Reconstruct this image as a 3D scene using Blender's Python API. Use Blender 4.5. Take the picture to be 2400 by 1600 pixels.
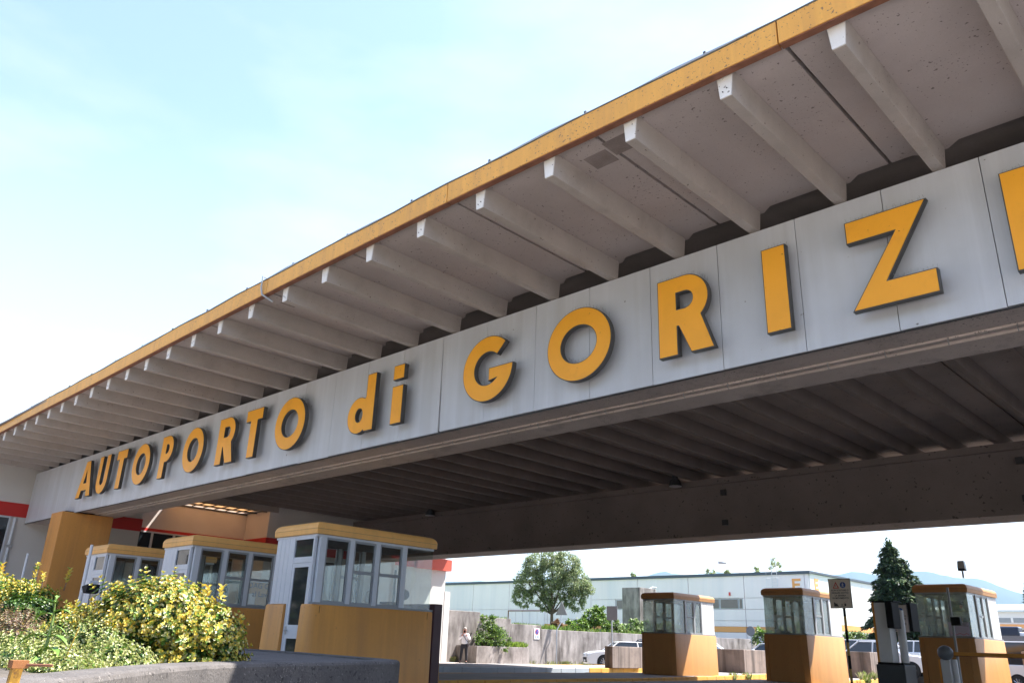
import bpy, bmesh, math, random
import numpy as np
from mathutils import Vector, Matrix
random.seed(7); rng = np.random.default_rng(7)
S = bpy.context.scene
COL = S.collection
rad = math.radians
for o in list(bpy.data.objects): bpy.data.objects.remove(o)

# ------------------------------------------------------------------ camera
YAW, PITCH, ROLL, FPX = rad(44.548), rad(20.533), rad(2.102), 1884.15
Fw = Vector((-math.sin(YAW)*math.cos(PITCH), math.cos(YAW)*math.cos(PITCH), math.sin(PITCH)))
Rt = Vector((math.cos(YAW), math.sin(YAW), 0)); Up = Rt.cross(Fw)
R2 = Rt*math.cos(ROLL)+Up*math.sin(ROLL); U2 = -Rt*math.sin(ROLL)+Up*math.cos(ROLL)
cd = bpy.data.cameras.new('camera'); cam = bpy.data.objects.new('camera', cd); COL.objects.link(cam)
cam.matrix_world = Matrix(((R2.x, U2.x, -Fw.x, 0), (R2.y, U2.y, -Fw.y, 0), (R2.z, U2.z, -Fw.z, 1.2), (0, 0, 0, 1)))
cd.sensor_width = 36; cd.lens = 36*FPX/2400; cd.clip_start = 0.05; cd.clip_end = 20000
S.camera = cam
# ------------------------------------------------------------------ light
SUN = Vector((0.55, 1.0, 1.877)).normalized()
ELEV = math.asin(SUN.z); AZ = math.atan2(SUN.x, SUN.y)
w = bpy.data.worlds.new('World'); S.world = w; w.use_nodes = True
nt = w.node_tree; nt.nodes.clear(); N = nt.nodes.new; L = nt.links.new
wo = N('ShaderNodeOutputWorld'); bg = N('ShaderNodeBackground'); sk = N('ShaderNodeTexSky')
sk.sky_type = 'NISHITA'; sk.sun_disc = False; sk.sun_elevation = ELEV; sk.sun_rotation = AZ
sk.air_density = 1.0; sk.dust_density = 0.8; sk.ozone_density = 3.0
bg.inputs['Strength'].default_value = 0.118
tc = N('ShaderNodeTexCoord'); mp = N('ShaderNodeMapping'); mp.inputs['Scale'].default_value = (1.3, 1.3, 4.0)
nz = N('ShaderNodeTexNoise'); nz.inputs['Scale'].default_value = 2.0; nz.inputs['Detail'].default_value = 6; nz.inputs['Roughness'].default_value = .52
rp = N('ShaderNodeValToRGB'); rp.color_ramp.elements[0].position = .44; rp.color_ramp.elements[0].color = (.10,)*3+(1,); rp.color_ramp.elements[1].position = .9; rp.color_ramp.elements[1].color = (.55,)*3+(1,)
sx = N('ShaderNodeSeparateXYZ'); mr = N('ShaderNodeMapRange'); mr.inputs[1].default_value = 0.02; mr.inputs[2].default_value = .55; mr.inputs[3].default_value = .55; mr.inputs[4].default_value = 0.0
ad = N('ShaderNodeMath'); ad.operation = 'ADD'; ad.use_clamp = True
mx = N('ShaderNodeMix'); mx.data_type = 'RGBA'; mx.inputs['B'].default_value = (3.5, 3.45, 3.5, 1)
L(tc.outputs['Generated'], mp.inputs[0]); L(mp.outputs[0], nz.inputs['Vector']); L(nz.outputs[0], rp.inputs[0])
L(tc.outputs['Generated'], sx.inputs[0]); L(sx.outputs['Z'], mr.inputs[0]); L(rp.outputs[0], ad.inputs[0]); L(mr.outputs[0], ad.inputs[1])
L(ad.outputs[0], mx.inputs['Factor']); L(sk.outputs[0], mx.inputs['A']); L(mx.outputs['Result'], bg.inputs[0]); L(bg.outputs[0], wo.inputs[0])
sl = bpy.data.lights.new('sun', 'SUN'); sl.energy = 4.2; sl.angle = rad(.53); sl.color = (1, .95, .87)
so = bpy.data.objects.new('sun', sl); so.rotation_euler = SUN.to_track_quat('Z', 'Y').to_euler(); COL.objects.link(so)
S.view_settings.view_transform = 'Standard'; S.view_settings.look = 'None'; S.view_settings.exposure = 1.93; S.view_settings.gamma = 1
S.view_settings.use_curve_mapping = False
S.render.engine = 'CYCLES'
S.cycles.use_denoising = True; S.cycles.max_bounces = 9; S.cycles.diffuse_bounces = 5; S.cycles.transparent_max_bounces = 24; S.cycles.transmission_bounces = 6
S.cycles.volume_bounces = 0; S.cycles.caustics_reflective = False; S.cycles.caustics_refractive = False; S.cycles.sample_clamp_indirect = 6

# ------------------------------------------------------------------ materials
MATS = {}
def mat(name, col, rough=.7, vary=.12, vscale=1.5, spots=None, streak=None, metal=0, bump=0, bscale=30, spec=.5, grad=None, fine=0, coat=0, splotch=None):
    """procedural paint / concrete: value variation, mould spots, vertical streaks, fine grain, bump"""
    if name in MATS: return MATS[name]
    m = bpy.data.materials.new(name); m.use_nodes = True; t = m.node_tree; n = t.nodes.new; l = t.links.new
    b = t.nodes['Principled BSDF']; b.inputs['Roughness'].default_value = rough; b.inputs['Metallic'].default_value = metal
    b.inputs['Specular IOR Level'].default_value = spec; b.inputs['Coat Weight'].default_value = coat
    g = n('ShaderNodeTexCoord'); oi = n('ShaderNodeObjectInfo'); geo = n('ShaderNodeNewGeometry')
    va = n('ShaderNodeVectorMath'); va.operation = 'ADD'; l(geo.outputs['Position'], va.inputs[0])
    P = geo.outputs['Position']
    def noise(scale, detail=4, rough_=.55, vec=None, sc=None):
        q = n('ShaderNodeTexNoise'); q.inputs['Scale'].default_value = scale; q.inputs['Detail'].default_value = detail; q.inputs['Roughness'].default_value = rough_
        v = vec or P
        if sc:
            mm = n('ShaderNodeMapping'); mm.inputs['Scale'].default_value = sc; l(v, mm.inputs[0]); v = mm.outputs[0]
        l(v, q.inputs['Vector']); return q.outputs[0]
    def ramp(sock, a, b_, c0, c1):
        r = n('ShaderNodeMapRange'); r.inputs[1].default_value = a; r.inputs[2].default_value = b_; r.inputs[3].default_value = c0; r.inputs[4].default_value = c1; l(sock, r.inputs[0]); return r.outputs[0]
    def mix(fac, A, B, mode='MIX'):
        q = n('ShaderNodeMix'); q.data_type = 'RGBA'; q.blend_type = mode
        for key, v in (('Factor', fac), ('A', A), ('B', B)):
            if isinstance(v, (int, float)): q.inputs[key].default_value = v
            elif isinstance(v, tuple): q.inputs[key].default_value = tuple(v)+(1,)
            else: l(v, q.inputs[key])
        return q.outputs['Result']
    c = col
    if vary:
        v = ramp(noise(vscale, 6, .6), .3, .7, 1-vary, 1+vary)
        q = n('ShaderNodeVectorMath'); q.operation = 'SCALE'; q.inputs[0].default_value = col; l(v, q.inputs['Scale']); c = q.outputs[0]
    if fine:
        v = ramp(noise(bscale*1.5, 3, .7), .3, .7, 1-fine, 1+fine)
        q = n('ShaderNodeVectorMath'); q.operation = 'SCALE'; l(c, q.inputs[0]) if not isinstance(c, tuple) else None
        if isinstance(c, tuple): q.inputs[0].default_value = c
        l(v, q.inputs['Scale']); c = q.outputs[0]
    if splotch:   # large patches: (scale, lo, hi, colour, strength)
        sc, lo, hi, cc, st = splotch
        c = mix(ramp(noise(sc, 7, .7), lo, hi, 0, st), c, cc)
    if streak:    # vertical runs: (scale, colour, strength)
        sc, cc, st = streak[:3]; sz_ = streak[3] if len(streak) > 3 else .07
        c = mix(ramp(noise(sc, 5, .6, sc=(1, 1, sz_)), .46, .70, 0, st), c, cc)
        c = mix(ramp(noise(sc*2.3, 5, .6, sc=(1, 1, sz_*.7)), .5, .75, 0, st*.7), c, tuple(min(1, x*1.5) for x in col))
    if spots:     # small dark marks: (scale, threshold, colour)
        for sc, th, cc in (spots if isinstance(spots[0], tuple) else (spots,)):
            area = ramp(noise(.9, 3), .38, .62, 0.0, .05)
            a = n('ShaderNodeMath'); a.operation = 'ADD'; l(noise(sc, 2, .5), a.inputs[0]); l(area, a.inputs[1])
            c = mix(ramp(a.outputs[0], th, th+.035, 0, .85), c, cc)
    if isinstance(c, tuple): b.inputs['Base Color'].default_value = c+(1,)
    else: l(c, b.inputs['Base Color'])
    if bump:
        bp_ = n('ShaderNodeBump'); bp_.inputs['Strength'].default_value = bump; bp_.inputs['Distance'].default_value = .01; l(noise(bscale, 5, .6), bp_.inputs['Height']); l(bp_.outputs[0], b.inputs['Normal'])
    MATS[name] = m; return m
def glass(name, tint=(.86, .93, .91), ior=1.5, refl=1.0, veil=.025):
    m = bpy.data.materials.new(name); m.use_nodes = True; t = m.node_tree; t.nodes.clear(); n = t.nodes.new; l = t.links.new
    o = n('ShaderNodeOutputMaterial'); tr = n('ShaderNodeBsdfTransparent'); gl = n('ShaderNodeBsdfGlossy'); fr = n('ShaderNodeFresnel'); mxx = n('ShaderNodeMixShader')
    tr.inputs[0].default_value = tint+(1,); gl.inputs['Roughness'].default_value = .01; gl.inputs[0].default_value = (refl,)*3+(1,); fr.inputs[0].default_value = ior
    ma = n('ShaderNodeMath'); ma.operation = 'MULTIPLY'; ma.inputs[1].default_value = 1.0; ma.use_clamp = True; gb = n('ShaderNodeNewGeometry'); im = n('ShaderNodeMapRange'); im.inputs[3].default_value = ior; im.inputs[4].default_value = 1/ior; l(gb.outputs['Backfacing'], im.inputs[0]); l(im.outputs[0], fr.inputs[0])
    df = n('ShaderNodeBsdfDiffuse'); df.inputs[0].default_value = (.62, .68, .66, 1); tu = n('ShaderNodeBsdfTranslucent'); tu.inputs[0].default_value = (.62, .68, .66, 1); dm = n('ShaderNodeMixShader'); dm.inputs[0].default_value = .5; l(df.outputs[0], dm.inputs[1]); l(tu.outputs[0], dm.inputs[2])
    dn = n('ShaderNodeTexNoise'); dn.inputs['Scale'].default_value = 2.5; dn.inputs['Detail'].default_value = 6; gg = n('ShaderNodeNewGeometry'); l(gg.outputs['Position'], dn.inputs['Vector']); dr_ = n('ShaderNodeMapRange'); dr_.inputs[1].default_value = .3; dr_.inputs[2].default_value = .7; dr_.inputs[3].default_value = veil*.5; dr_.inputs[4].default_value = veil*1.6; l(dn.outputs[0], dr_.inputs[0])
    d2 = n('ShaderNodeMixShader'); l(dr_.outputs[0], d2.inputs[0]); l(tr.outputs[0], d2.inputs[1]); l(dm.outputs[0], d2.inputs[2])
    l(fr.outputs[0], ma.inputs[0]); l(ma.outputs[0], mxx.inputs[0]); l(d2.outputs[0], mxx.inputs[1]); l(gl.outputs[0], mxx.inputs[2]); l(mxx.outputs[0], o.inputs[0]); return m
def leafmat(name, rough=.45, trans=.35):
    m = bpy.data.materials.new(name); m.use_nodes = True; t = m.node_tree; n = t.nodes.new; l = t.links.new
    b = t.nodes['Principled BSDF']; b.inputs['Roughness'].default_value = rough
    at = n('ShaderNodeAttribute'); at.attribute_name = 'Col'; l(at.outputs['Color'], b.inputs['Base Color'])
    tl = n('ShaderNodeBsdfTranslucent'); l(at.outputs['Color'], tl.inputs[0]); ms = n('ShaderNodeMixShader'); ms.inputs[0].default_value = trans
    o = t.nodes['Material Output']; l(b.outputs[0], ms.inputs[1]); l(tl.outputs[0], ms.inputs[2]); l(ms.outputs[0], o.inputs[0]); return m

M_conc = mat('canopy_concrete', (.50, .447, .438), .9, .09, .7, spots=((17, .71, (.16, .135, .13)), (38, .71, (.19, .16, .15))), splotch=(1.1, .5, .85, (.40, .35, .335), .6), fine=.05, bump=.06, bscale=60)
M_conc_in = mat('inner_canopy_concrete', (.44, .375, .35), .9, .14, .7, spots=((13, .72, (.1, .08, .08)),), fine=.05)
M_rib = mat('rib_concrete', (.47, .43, .405), .9, .09, 1.2, spots=((20, .735, (.16, .13, .12)),), splotch=(2.2, .5, .85, (.30, .26, .24), .6), fine=.06, bump=.05, bscale=60)
M_rib_in = mat('shade_toned_rib_concrete', (.25, .21, .195), .9, .12, 1.2, fine=.05)  # inner ribs coloured darker than their soffit to stand for shaded rib sides
M_conc_dark = mat('shade_dark_concrete', (.22, .20, .195), .9, .18, 1, bump=.2, fine=.05)  # concrete darkened so the cavity over the front beam looks deep in shade
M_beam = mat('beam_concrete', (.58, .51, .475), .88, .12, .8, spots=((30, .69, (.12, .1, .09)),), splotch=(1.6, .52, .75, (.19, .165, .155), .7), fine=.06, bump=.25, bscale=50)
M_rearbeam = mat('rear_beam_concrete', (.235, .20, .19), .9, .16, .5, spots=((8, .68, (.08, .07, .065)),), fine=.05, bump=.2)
M_white_end = mat('skylit_rib_end', (.74, .73, .72), .85, .06, 5, spots=((25, .70, (.2, .18, .17)),), bump=.4, bscale=40)  # rib end faces whitened: skylight on them is put into the colour
M_clad = mat('grey_enamel_cladding', (.545, .57, .62), .42, .06, .9, streak=(1.6, (.42, .42, .42), .38), splotch=(1.1, .52, .8, (.53, .54, .56), .35), spots=((9, .775, (.1, .09, .08)),), spec=.5)
M_fascia = mat('yellow_fascia_paint', (.72, .36, .07), .6, .07, 1.5, streak=(6, (.42, .22, .08), .35), spots=((35, .68, (.14, .09, .06)),), fine=.04)
M_rust = mat('rusty_edge', (.23, .10, .06), .9, .25, 8)
M_orange = mat('orange_acrylic', (.97, .43, .03), .36, .06, 1.4, spots=((24, .765, (.36, .12, .02)), (60, .765, (.3, .12, .03))), splotch=(2.2, .55, .85, (.70, .28, .03), .6), spec=.3)
M_dark = mat('dark_grey_metal', (.045, .047, .052), .5, .1, 3)
M_return = mat('letter_return_metal', (.075, .073, .07), .5, .12, 3)
M_rim = mat('letter_edge_trim', (.16, .15, .14), .5, .1, 3)
M_alu = mat('pale_blue_grey_aluminium', (.58, .61, .66), .45, .04, 2, streak=(3, (.44, .46, .49), .25))
M_alu_dark = mat('weathered_grey_aluminium', (.27, .29, .31), .45, .08, 2)
M_alu_mid = mat('mid_grey_aluminium', (.42, .45, .47), .45, .06, 2)
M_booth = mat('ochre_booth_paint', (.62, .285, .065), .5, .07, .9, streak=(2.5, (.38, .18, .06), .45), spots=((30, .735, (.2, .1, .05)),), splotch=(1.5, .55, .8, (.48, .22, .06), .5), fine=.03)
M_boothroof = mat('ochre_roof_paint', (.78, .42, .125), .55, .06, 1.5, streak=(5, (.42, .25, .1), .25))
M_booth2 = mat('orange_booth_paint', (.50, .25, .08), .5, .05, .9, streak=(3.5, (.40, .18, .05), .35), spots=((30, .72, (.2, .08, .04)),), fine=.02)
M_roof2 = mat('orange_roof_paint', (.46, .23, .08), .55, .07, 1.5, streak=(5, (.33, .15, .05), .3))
M_glass = glass('window_glass', (.90, .93, .92), veil=.003); M_glass_g = glass('greenish_glass', (.90, .94, .92), veil=.26)  # pale diffuse veil mixed in, much stronger in the greenish glass
M_darkglass = mat('dark_glass', (.02, .025, .03), .06, 0, spec=.8)
M_int = mat('booth_interior_grey', (.30, .29, .28), .7, .05, 2)
M_asph = mat('asphalt', (.10, .10, .103), .92, .18, .35, fine=.25, bump=.5, bscale=90, splotch=(.5, .5, .7, (.11, .11, .112), .6))
M_ground = mat('dusty_ground', (.20, .19, .15), .95, .2, .05, fine=.1)
M_pave = mat('pale_pavement', (.42, .37, .34), .92, .12, 1, fine=.1, bump=.3)
M_kerb_y = mat('yellow_kerb_paint', (.66, .34, .06), .75, .1, 2, splotch=(5, .55, .68, (.33, .25, .18), .8), fine=.08, bump=.3)
M_kerb_g = mat('grey_blue_kerb_paint', (.40, .44, .48), .8, .12, 1, fine=.08)
M_itop = mat('island_asphalt', (.24, .22, .21), .9, .15, 1, fine=.1)
M_wallc = mat('streaked_retaining_concrete', (.30, .27, .255), .92, .22, .8, streak=(1.1, (.07, .058, .052), .95, .33), splotch=(1.3, .48, .7, (.13, .105, .095), .7), fine=.08, bump=.4, bscale=25)
M_block = mat('mossy_block_concrete', (.27, .215, .185), .93, .16, .8, streak=(2.2, (.05, .04, .035), .9), splotch=(2, .5, .7, (.12, .095, .085), .6), fine=.1, bump=.4, bscale=25)
M_planter = mat('weathered_planter_concrete', (.115, .104, .10), .95, .2, 3, spots=((30, .66, (.03, .027, .027)), (60, .70, (.34, .31, .29))), splotch=(4, .48, .7, (.075, .068, .068), .8), fine=.2, bump=.7, bscale=45)
M_soil = mat('planter_soil', (.10, .085, .07), .95, .3, 6, fine=.3, bump=.8, bscale=20)
M_bwall = mat('white_render_wall', (.62, .60, .58), .85, .04, .6, fine=.02)
M_beige = mat('beige_render_wall', (.62, .56, .52), .85, .05, .8)
M_red = mat('red_stripe_paint', (.52, .02, .014), .6, .06, 1)
M_wh = mat('white_cladding', (.88, .80, .82), .6, .03, .2, streak=(.5, (.5, .55, .64), .3))
M_wh_end = mat('white_cladding_end', (.74, .74, .74), .6, .02, .2)
M_slate = mat('dark_roof_edge', (.07, .09, .12), .6, .1, .5)
M_wh_or = mat('orange_stripe_cladding', (.78, .36, .12), .6, .04, .5)
M_joint = mat('panel_joint', (.22, .23, .27), .8, 0)
M_brownpanel = mat('taupe_window_shutter', (.21, .18, .17), .7, .06, 1)
M_black = mat('black_plastic', (.014, .014, .016), .7, .1, 5, spec=.15)
M_white = mat('white_paint', (.78, .78, .78), .5, .03, 2)
M_grey = mat('light_grey_paint', (.62, .62, .65), .45, .05, 2)
M_steel = mat('galvanised_steel', (.38, .40, .42), .45, .1, 6, metal=.4)
M_burg = mat('burgundy_panel', (.055, .012, .022), .45, .08, 2)
M_pink = mat('pink_print', (.55, .12, .22), .6, 0)
M_ink = mat('dark_print', (.06, .05, .06), .7, 0)
M_blue = mat('blue_sign_print', (.05, .12, .42), .5, 0)
M_redp = mat('red_sign_print', (.60, .05, .05), .5, 0)
M_plate = mat('beige_sign_plate', (.78, .69, .64), .5, .04, 3)
M_signback = mat('grey_sign_back', (.17, .17, .18), .55, .08, 3)
M_tyre = mat('tyre_rubber', (.015, .015, .015), .85, 0)
M_bark = mat('bark', (.12, .09, .065), .95, .3, 10, bump=.8, bscale=20)
M_leaf = leafmat('foliage'); M_glossleaf = leafmat('glossy_foliage', .38, .25)
M_needle = leafmat('needles', .7, .1)
M_hill = mat('wooded_hill', (.035, .06, .05), .95, .25, .002)
M_skin = mat('skin', (.48, .23, .17), .6, 0); M_shirt = mat('white_shirt', (.75, .76, .82), .85, .04, 8, bump=.3, bscale=12)
M_trou = mat('navy_trousers', (.012, .014, .022), .85, .1, 8); M_hair = mat('grey_hair', (.38, .34, .31), .9, .1, 20)
M_carw = mat('white_car_paint', (.72, .73, .75), .3, .0, spec=.5, coat=.6); M_card = mat('dark_blue_car_paint', (.02, .03, .06), .25, 0, coat=.8)
M_chrome = mat('alloy', (.5, .5, .52), .25, 0, metal=.9)
def translucent(name, col):
    m = bpy.data.materials.new(name); m.use_nodes = True; t = m.node_tree; t.nodes.clear(); n = t.nodes.new; l = t.links.new
    o = n('ShaderNodeOutputMaterial'); a = n('ShaderNodeBsdfTranslucent'); b = n('ShaderNodeBsdfDiffuse'); c = n('ShaderNodeMixShader'); c.inputs[0].default_value = .25
    nz_ = n('ShaderNodeTexNoise'); nz_.inputs['Scale'].default_value = 2.2; r = n('ShaderNodeValToRGB'); r.color_ramp.elements[0].color = tuple(col)+(1,); r.color_ramp.elements[1].color = tuple(min(1, x*1.25+.08) for x in col)+(1,)
    r.color_ramp.elements[0].position = .4; r.color_ramp.elements[1].position = .65
    l(nz_.outputs[0], r.inputs[0]); l(r.outputs[0], a.inputs[0]); l(r.outputs[0], b.inputs[0]); l(a.outputs[0], c.inputs[1]); l(b.outputs[0], c.inputs[2]); l(c.outputs[0], o.inputs[0]); return m
M_orangepoly = translucent('orange_translucent_sheet', (.60, .43, .27))

# ------------------------------------------------------------------ mesh helpers
class MB:
    def __init__(s): s.v = []; s.f = []
    def box(s, x0, x1, y0, y1, z0, z1):
        i = len(s.v)
        s.v += [(x0,y0,z0),(x1,y0,z0),(x1,y1,z0),(x0,y1,z0),(x0,y0,z1),(x1,y0,z1),(x1,y1,z1),(x0,y1,z1)]
        s.f += [tuple(i+k for k in q) for q in ((0,3,2,1),(4,5,6,7),(0,1,5,4),(1,2,6,5),(2,3,7,6),(3,0,4,7))]; return s
    def loft(s, rings, cap=True):
        i = len(s.v); n = len(rings[0])
        for r in rings: s.v += [tuple(p) for p in r]
        for a in range(len(rings)-1):
            for k in range(n):
                k2 = (k+1) % n; s.f.append((i+a*n+k, i+a*n+k2, i+(a+1)*n+k2, i+(a+1)*n+k))
        if cap: s.f.append(tuple(i+k for k in reversed(range(n)))); s.f.append(tuple(i+(len(rings)-1)*n+k for k in range(n)))
        return s
    def prism(s, poly, axis, a, b):
        def P(p, t):
            return {'x': (t, p[0], p[1]), 'y': (p[0], t, p[1]), 'z': (p[0], p[1], t)}[axis]
        return s.loft([[P(p, a) for p in poly], [P(p, b) for p in poly]])
    def tube(s, pts, r, n=8, cap=True):
        pts = [Vector(p) for p in pts]; rs = r if isinstance(r, (list, tuple)) else [r]*len(pts)
        rings = []; prev = None
        for i, p in enumerate(pts):
            d = (pts[min(i+1, len(pts)-1)]-pts[max(i-1, 0)]).normalized()
            a = prev if prev is not None else (Vector((0,0,1)) if abs(d.z) < .9 else Vector((1,0,0)))
            u = (a-d*a.dot(d)).normalized(); v = d.cross(u); prev = u
            rings.append([p+(u*math.cos(t)+v*math.sin(t))*rs[i] for t in [2*math.pi*k/n for k in range(n)]])
        return s.loft(rings, cap)
    def cyl(s, c, r, z0, z1, n=16, r1=None):
        r1 = r if r1 is None else r1
        return s.loft([[(c[0]+q*math.cos(2*math.pi*k/n), c[1]+q*math.sin(2*math.pi*k/n), z) for k in range(n)] for q, z in ((r, z0), (r1, z1))])
    def disc(s, c, nrm, r, t, n=24):
        c = Vector(c); nrm = Vector(nrm).normalized(); return s.tube([c-nrm*t/2, c+nrm*t/2], r, n)
    def ball(s, c, r, n=12, sc=(1,1,1)):
        rings = [[(c[0]+r*sc[0]*math.sin(t)*math.cos(p), c[1]+r*sc[1]*math.sin(t)*math.sin(p), c[2]+r*sc[2]*math.cos(t)) for p in [2*math.pi*k/n for k in range(n)]] for t in [math.pi*(.04+.92*j/(n//2)) for j in range(n//2+1)]]
        return s.loft([r_[::-1] for r_ in rings])
    def quad(s, a, b, c, d): i = len(s.v); s.v += [tuple(a), tuple(b), tuple(c), tuple(d)]; s.f.append((i,i+1,i+2,i+3)); return s
    def build(s, name, m, parent=None, bevel=0, smooth=False, label=None, seg=2, abs_=True):
        o_ = Vector((0,0,0)); q = parent
        if abs_:
            while q is not None: o_ += q.location; q = q.parent
        me = bpy.data.meshes.new(name); me.from_pydata([tuple(Vector(v)-o_) for v in s.v], [], s.f); me.update()
        bm = bmesh.new(); bm.from_mesh(me); bmesh.ops.recalc_face_normals(bm, faces=bm.faces); bm.to_mesh(me); bm.free()
        if m is not None: me.materials.append(m)
        o = bpy.data.objects.new(name, me); COL.objects.link(o); o.parent = parent
        if smooth:
            for p in me.polygons: p.use_smooth = True
            md = o.modifiers.new('es', 'EDGE_SPLIT'); md.split_angle = rad(40)
        if bevel:
            md = o.modifiers.new('bevel', 'BEVEL'); md.width = bevel; md.segments = seg; md.limit_method = 'ANGLE'; md.angle_limit = rad(35)
        if label: o['label'] = label
        return o
def tag(o, label, cat, group=None):
    o['label'] = label; o['category'] = cat
    if group: o['group'] = group
    return o
def thing(name, label, cat, loc=(0,0,0), group=None, rz=0):
    o = bpy.data.objects.new(name, None); COL.objects.link(o); o.location = loc; o.rotation_euler = (0,0,rz); o.empty_display_size = .2
    return tag(o, label, cat, group)
def struct(o): o['kind'] = 'structure'; return o
def stuff(o): o['kind'] = 'stuff'; return o
def copy_tree(o, parent=None):
    c = o.copy(); COL.objects.link(c); c.parent = parent
    for ch in list(o.children): copy_tree(ch, c)
    return c
def B(x0, x1, y0, y1, z0, z1): return MB().box(x0, x1, y0, y1, z0, z1)
def text(name, s, size, loc, rot, m, parent, depth=.004, align='CENTER'):
    cu = bpy.data.curves.new(name, 'FONT'); cu.body = s; cu.size = size; cu.extrude = depth/2; cu.align_x = align; cu.offset = size*.012
    o = bpy.data.objects.new(name+'_tmp', cu); COL.objects.link(o); bpy.context.view_layer.update()
    me = bpy.data.meshes.new_from_object(o); bpy.data.objects.remove(o); me.materials.clear(); me.materials.append(m)
    q = bpy.data.objects.new(name, me); COL.objects.link(q); q.parent = parent
    off = Vector((0,0,0)); p = parent
    while p is not None: off += p.location; p = p.parent
    q.location = Vector(loc)-off; q.rotation_euler = rot; return q

# ------------------------------------------------------------------ ground and islands
I = .28
g = B(-6000, 6000, -6000, 6000, -.4, -.03).build('ground', M_ground); struct(g)
r = B(-34.9, 60, -30, 66, -.25, 0).build('road', M_asph); struct(r)
fc = B(-34.9, 60, -30, 4.3, -.2, .006).build('bounce_forecourt', mat('bounce_forecourt_paving', (.42, .375, .34), .92, .12, .6, fine=.1)); struct(fc)  # unseen pale paving added to bounce sunlight up to the soffit
pk = B(-34.5, 60, 44.2, 66, -.2, .35).build('parking', M_asph); struct(pk)
fa = B(-34.9, 60, 33.0, 44.19, -.2, .004).build('rear_apron', mat('pale_rear_apron', (.24, .22, .20), .92, .12, .6, fine=.1)); struct(fa)
p = MB().prism([(-36.5, -10), (-31.35, -10), (-31.4, 33), (-31.75, 35.6), (-33.2, 36.6), (-34.98, 36.6), (-36.5, 30)], 'z', -.1, .13).build('pavement', M_pave, bevel=.02); struct(p)
def island(pts, label, nose=None, top=I, mk=M_kerb_y):
    """pts: outline counter-clockwise; kerb stones along it are parts"""
    c = Vector((sum(q[0] for q in pts)/len(pts), sum(q[1] for q in pts)/len(pts), 0))
    t = thing('traffic_island', label, 'traffic island', c, 'raised traffic islands under the canopy')
    def inset(pts, d):
        n = len(pts); out = []
        for i in range(n):
            a, b, e = Vector(pts[i-1]), Vector(pts[i]), Vector(pts[(i+1) % n])
            d1 = (b-a).normalized(); d2 = (e-b).normalized(); n1 = Vector((-d1.y, d1.x)); n2 = Vector((-d2.y, d2.x)); m_ = (n1+n2).normalized()
            out.append(tuple(b+m_*d/max(.35, m_.dot(n1))))
        return out
    ins = inset(pts, .16)
    MB().prism(inset(pts, .158), 'z', -.05, top-.006).build('paving', M_itop, t)
    n = len(pts)
    for i in range(n):
        a, b, ia, ib = Vector(pts[i]), Vector(pts[(i+1) % n]), Vector(ins[i]), Vector(ins[(i+1) % n])
        ln = (b-a).length; k = max(1, round(ln/1.0))
        for j in range(k):
            u0, u1 = j/k+.006/ln, (j+1)/k-.006/ln
            q = [a.lerp(b, u0), a.lerp(b, u1), ia.lerp(ib, u1), ia.lerp(ib, u0)]
            mm = mk if not callable(mk) else mk((q[0]+q[1])/2)
            MB().prism([tuple(x) for x in q], 'z', -.05, top+random.uniform(-.006, .006)).build('kerb_stone', mm, t, bevel=.025)
    return t
island([(-19.9, 14), (-19.2, 12.3), (-17, 12.3), (-16.2, 14), (-16.45, 20), (-16.75, 25), (-17.5, 29), (-18.3, 33), (-19.3, 37.6), (-19.9, 40.5), (-21.6, 40.5), (-21.2, 33), (-20.3, 27)], 'yellow kerbed island under the left booth of the far row')
island([(-15.2, 16), (-14.6, 14), (-12.5, 14), (-12, 16), (-12.4, 24), (-12.75, 28), (-13.4, 31), (-14.15, 34.2), (-14.8, 38.7), (-16.0, 46), (-17.4, 46), (-16.4, 38), (-15.4, 31)], 'yellow kerbed island under the middle booth of the far row')
island([(-9.7, 16), (-8.9, 14), (-6.2, 14), (-5.6, 16), (-5.9, 26), (-6.6, 33), (-7.6, 46), (-10, 46), (-10.2, 33)], 'yellow kerbed island carrying the right booth and the barrier machine')
island([(-28.3, 16), (-27.4, 14), (-25.3, 14), (-24.5, 16), (-24.4, 30.5), (-24.7, 36), (-25.2, 46), (-28.6, 46), (-28.5, 34)], 'island with grey blue kerb turning yellow behind the large booth', mk=lambda q: M_kerb_g if q.y < 30.6 else M_kerb_y)
island([(-15.5, 5.6), (-14.9, 4.6), (-13.9, 4.6), (-13.2, 5.6), (-13.2, 13), (-15.5, 13)], 'island under the nearest large booth')
island([(-20.1, 5.6), (-19.5, 4.6), (-18.5, 4.6), (-17.9, 5.6), (-17.9, 13), (-20.1, 13)], 'island under the second booth of the near row')
island([(-24.2, 5.6), (-23.6, 4.6), (-22.5, 4.6), (-21.9, 5.6), (-21.9, 13), (-24.2, 13)], 'island under the booth beside the yellow pier')

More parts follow.
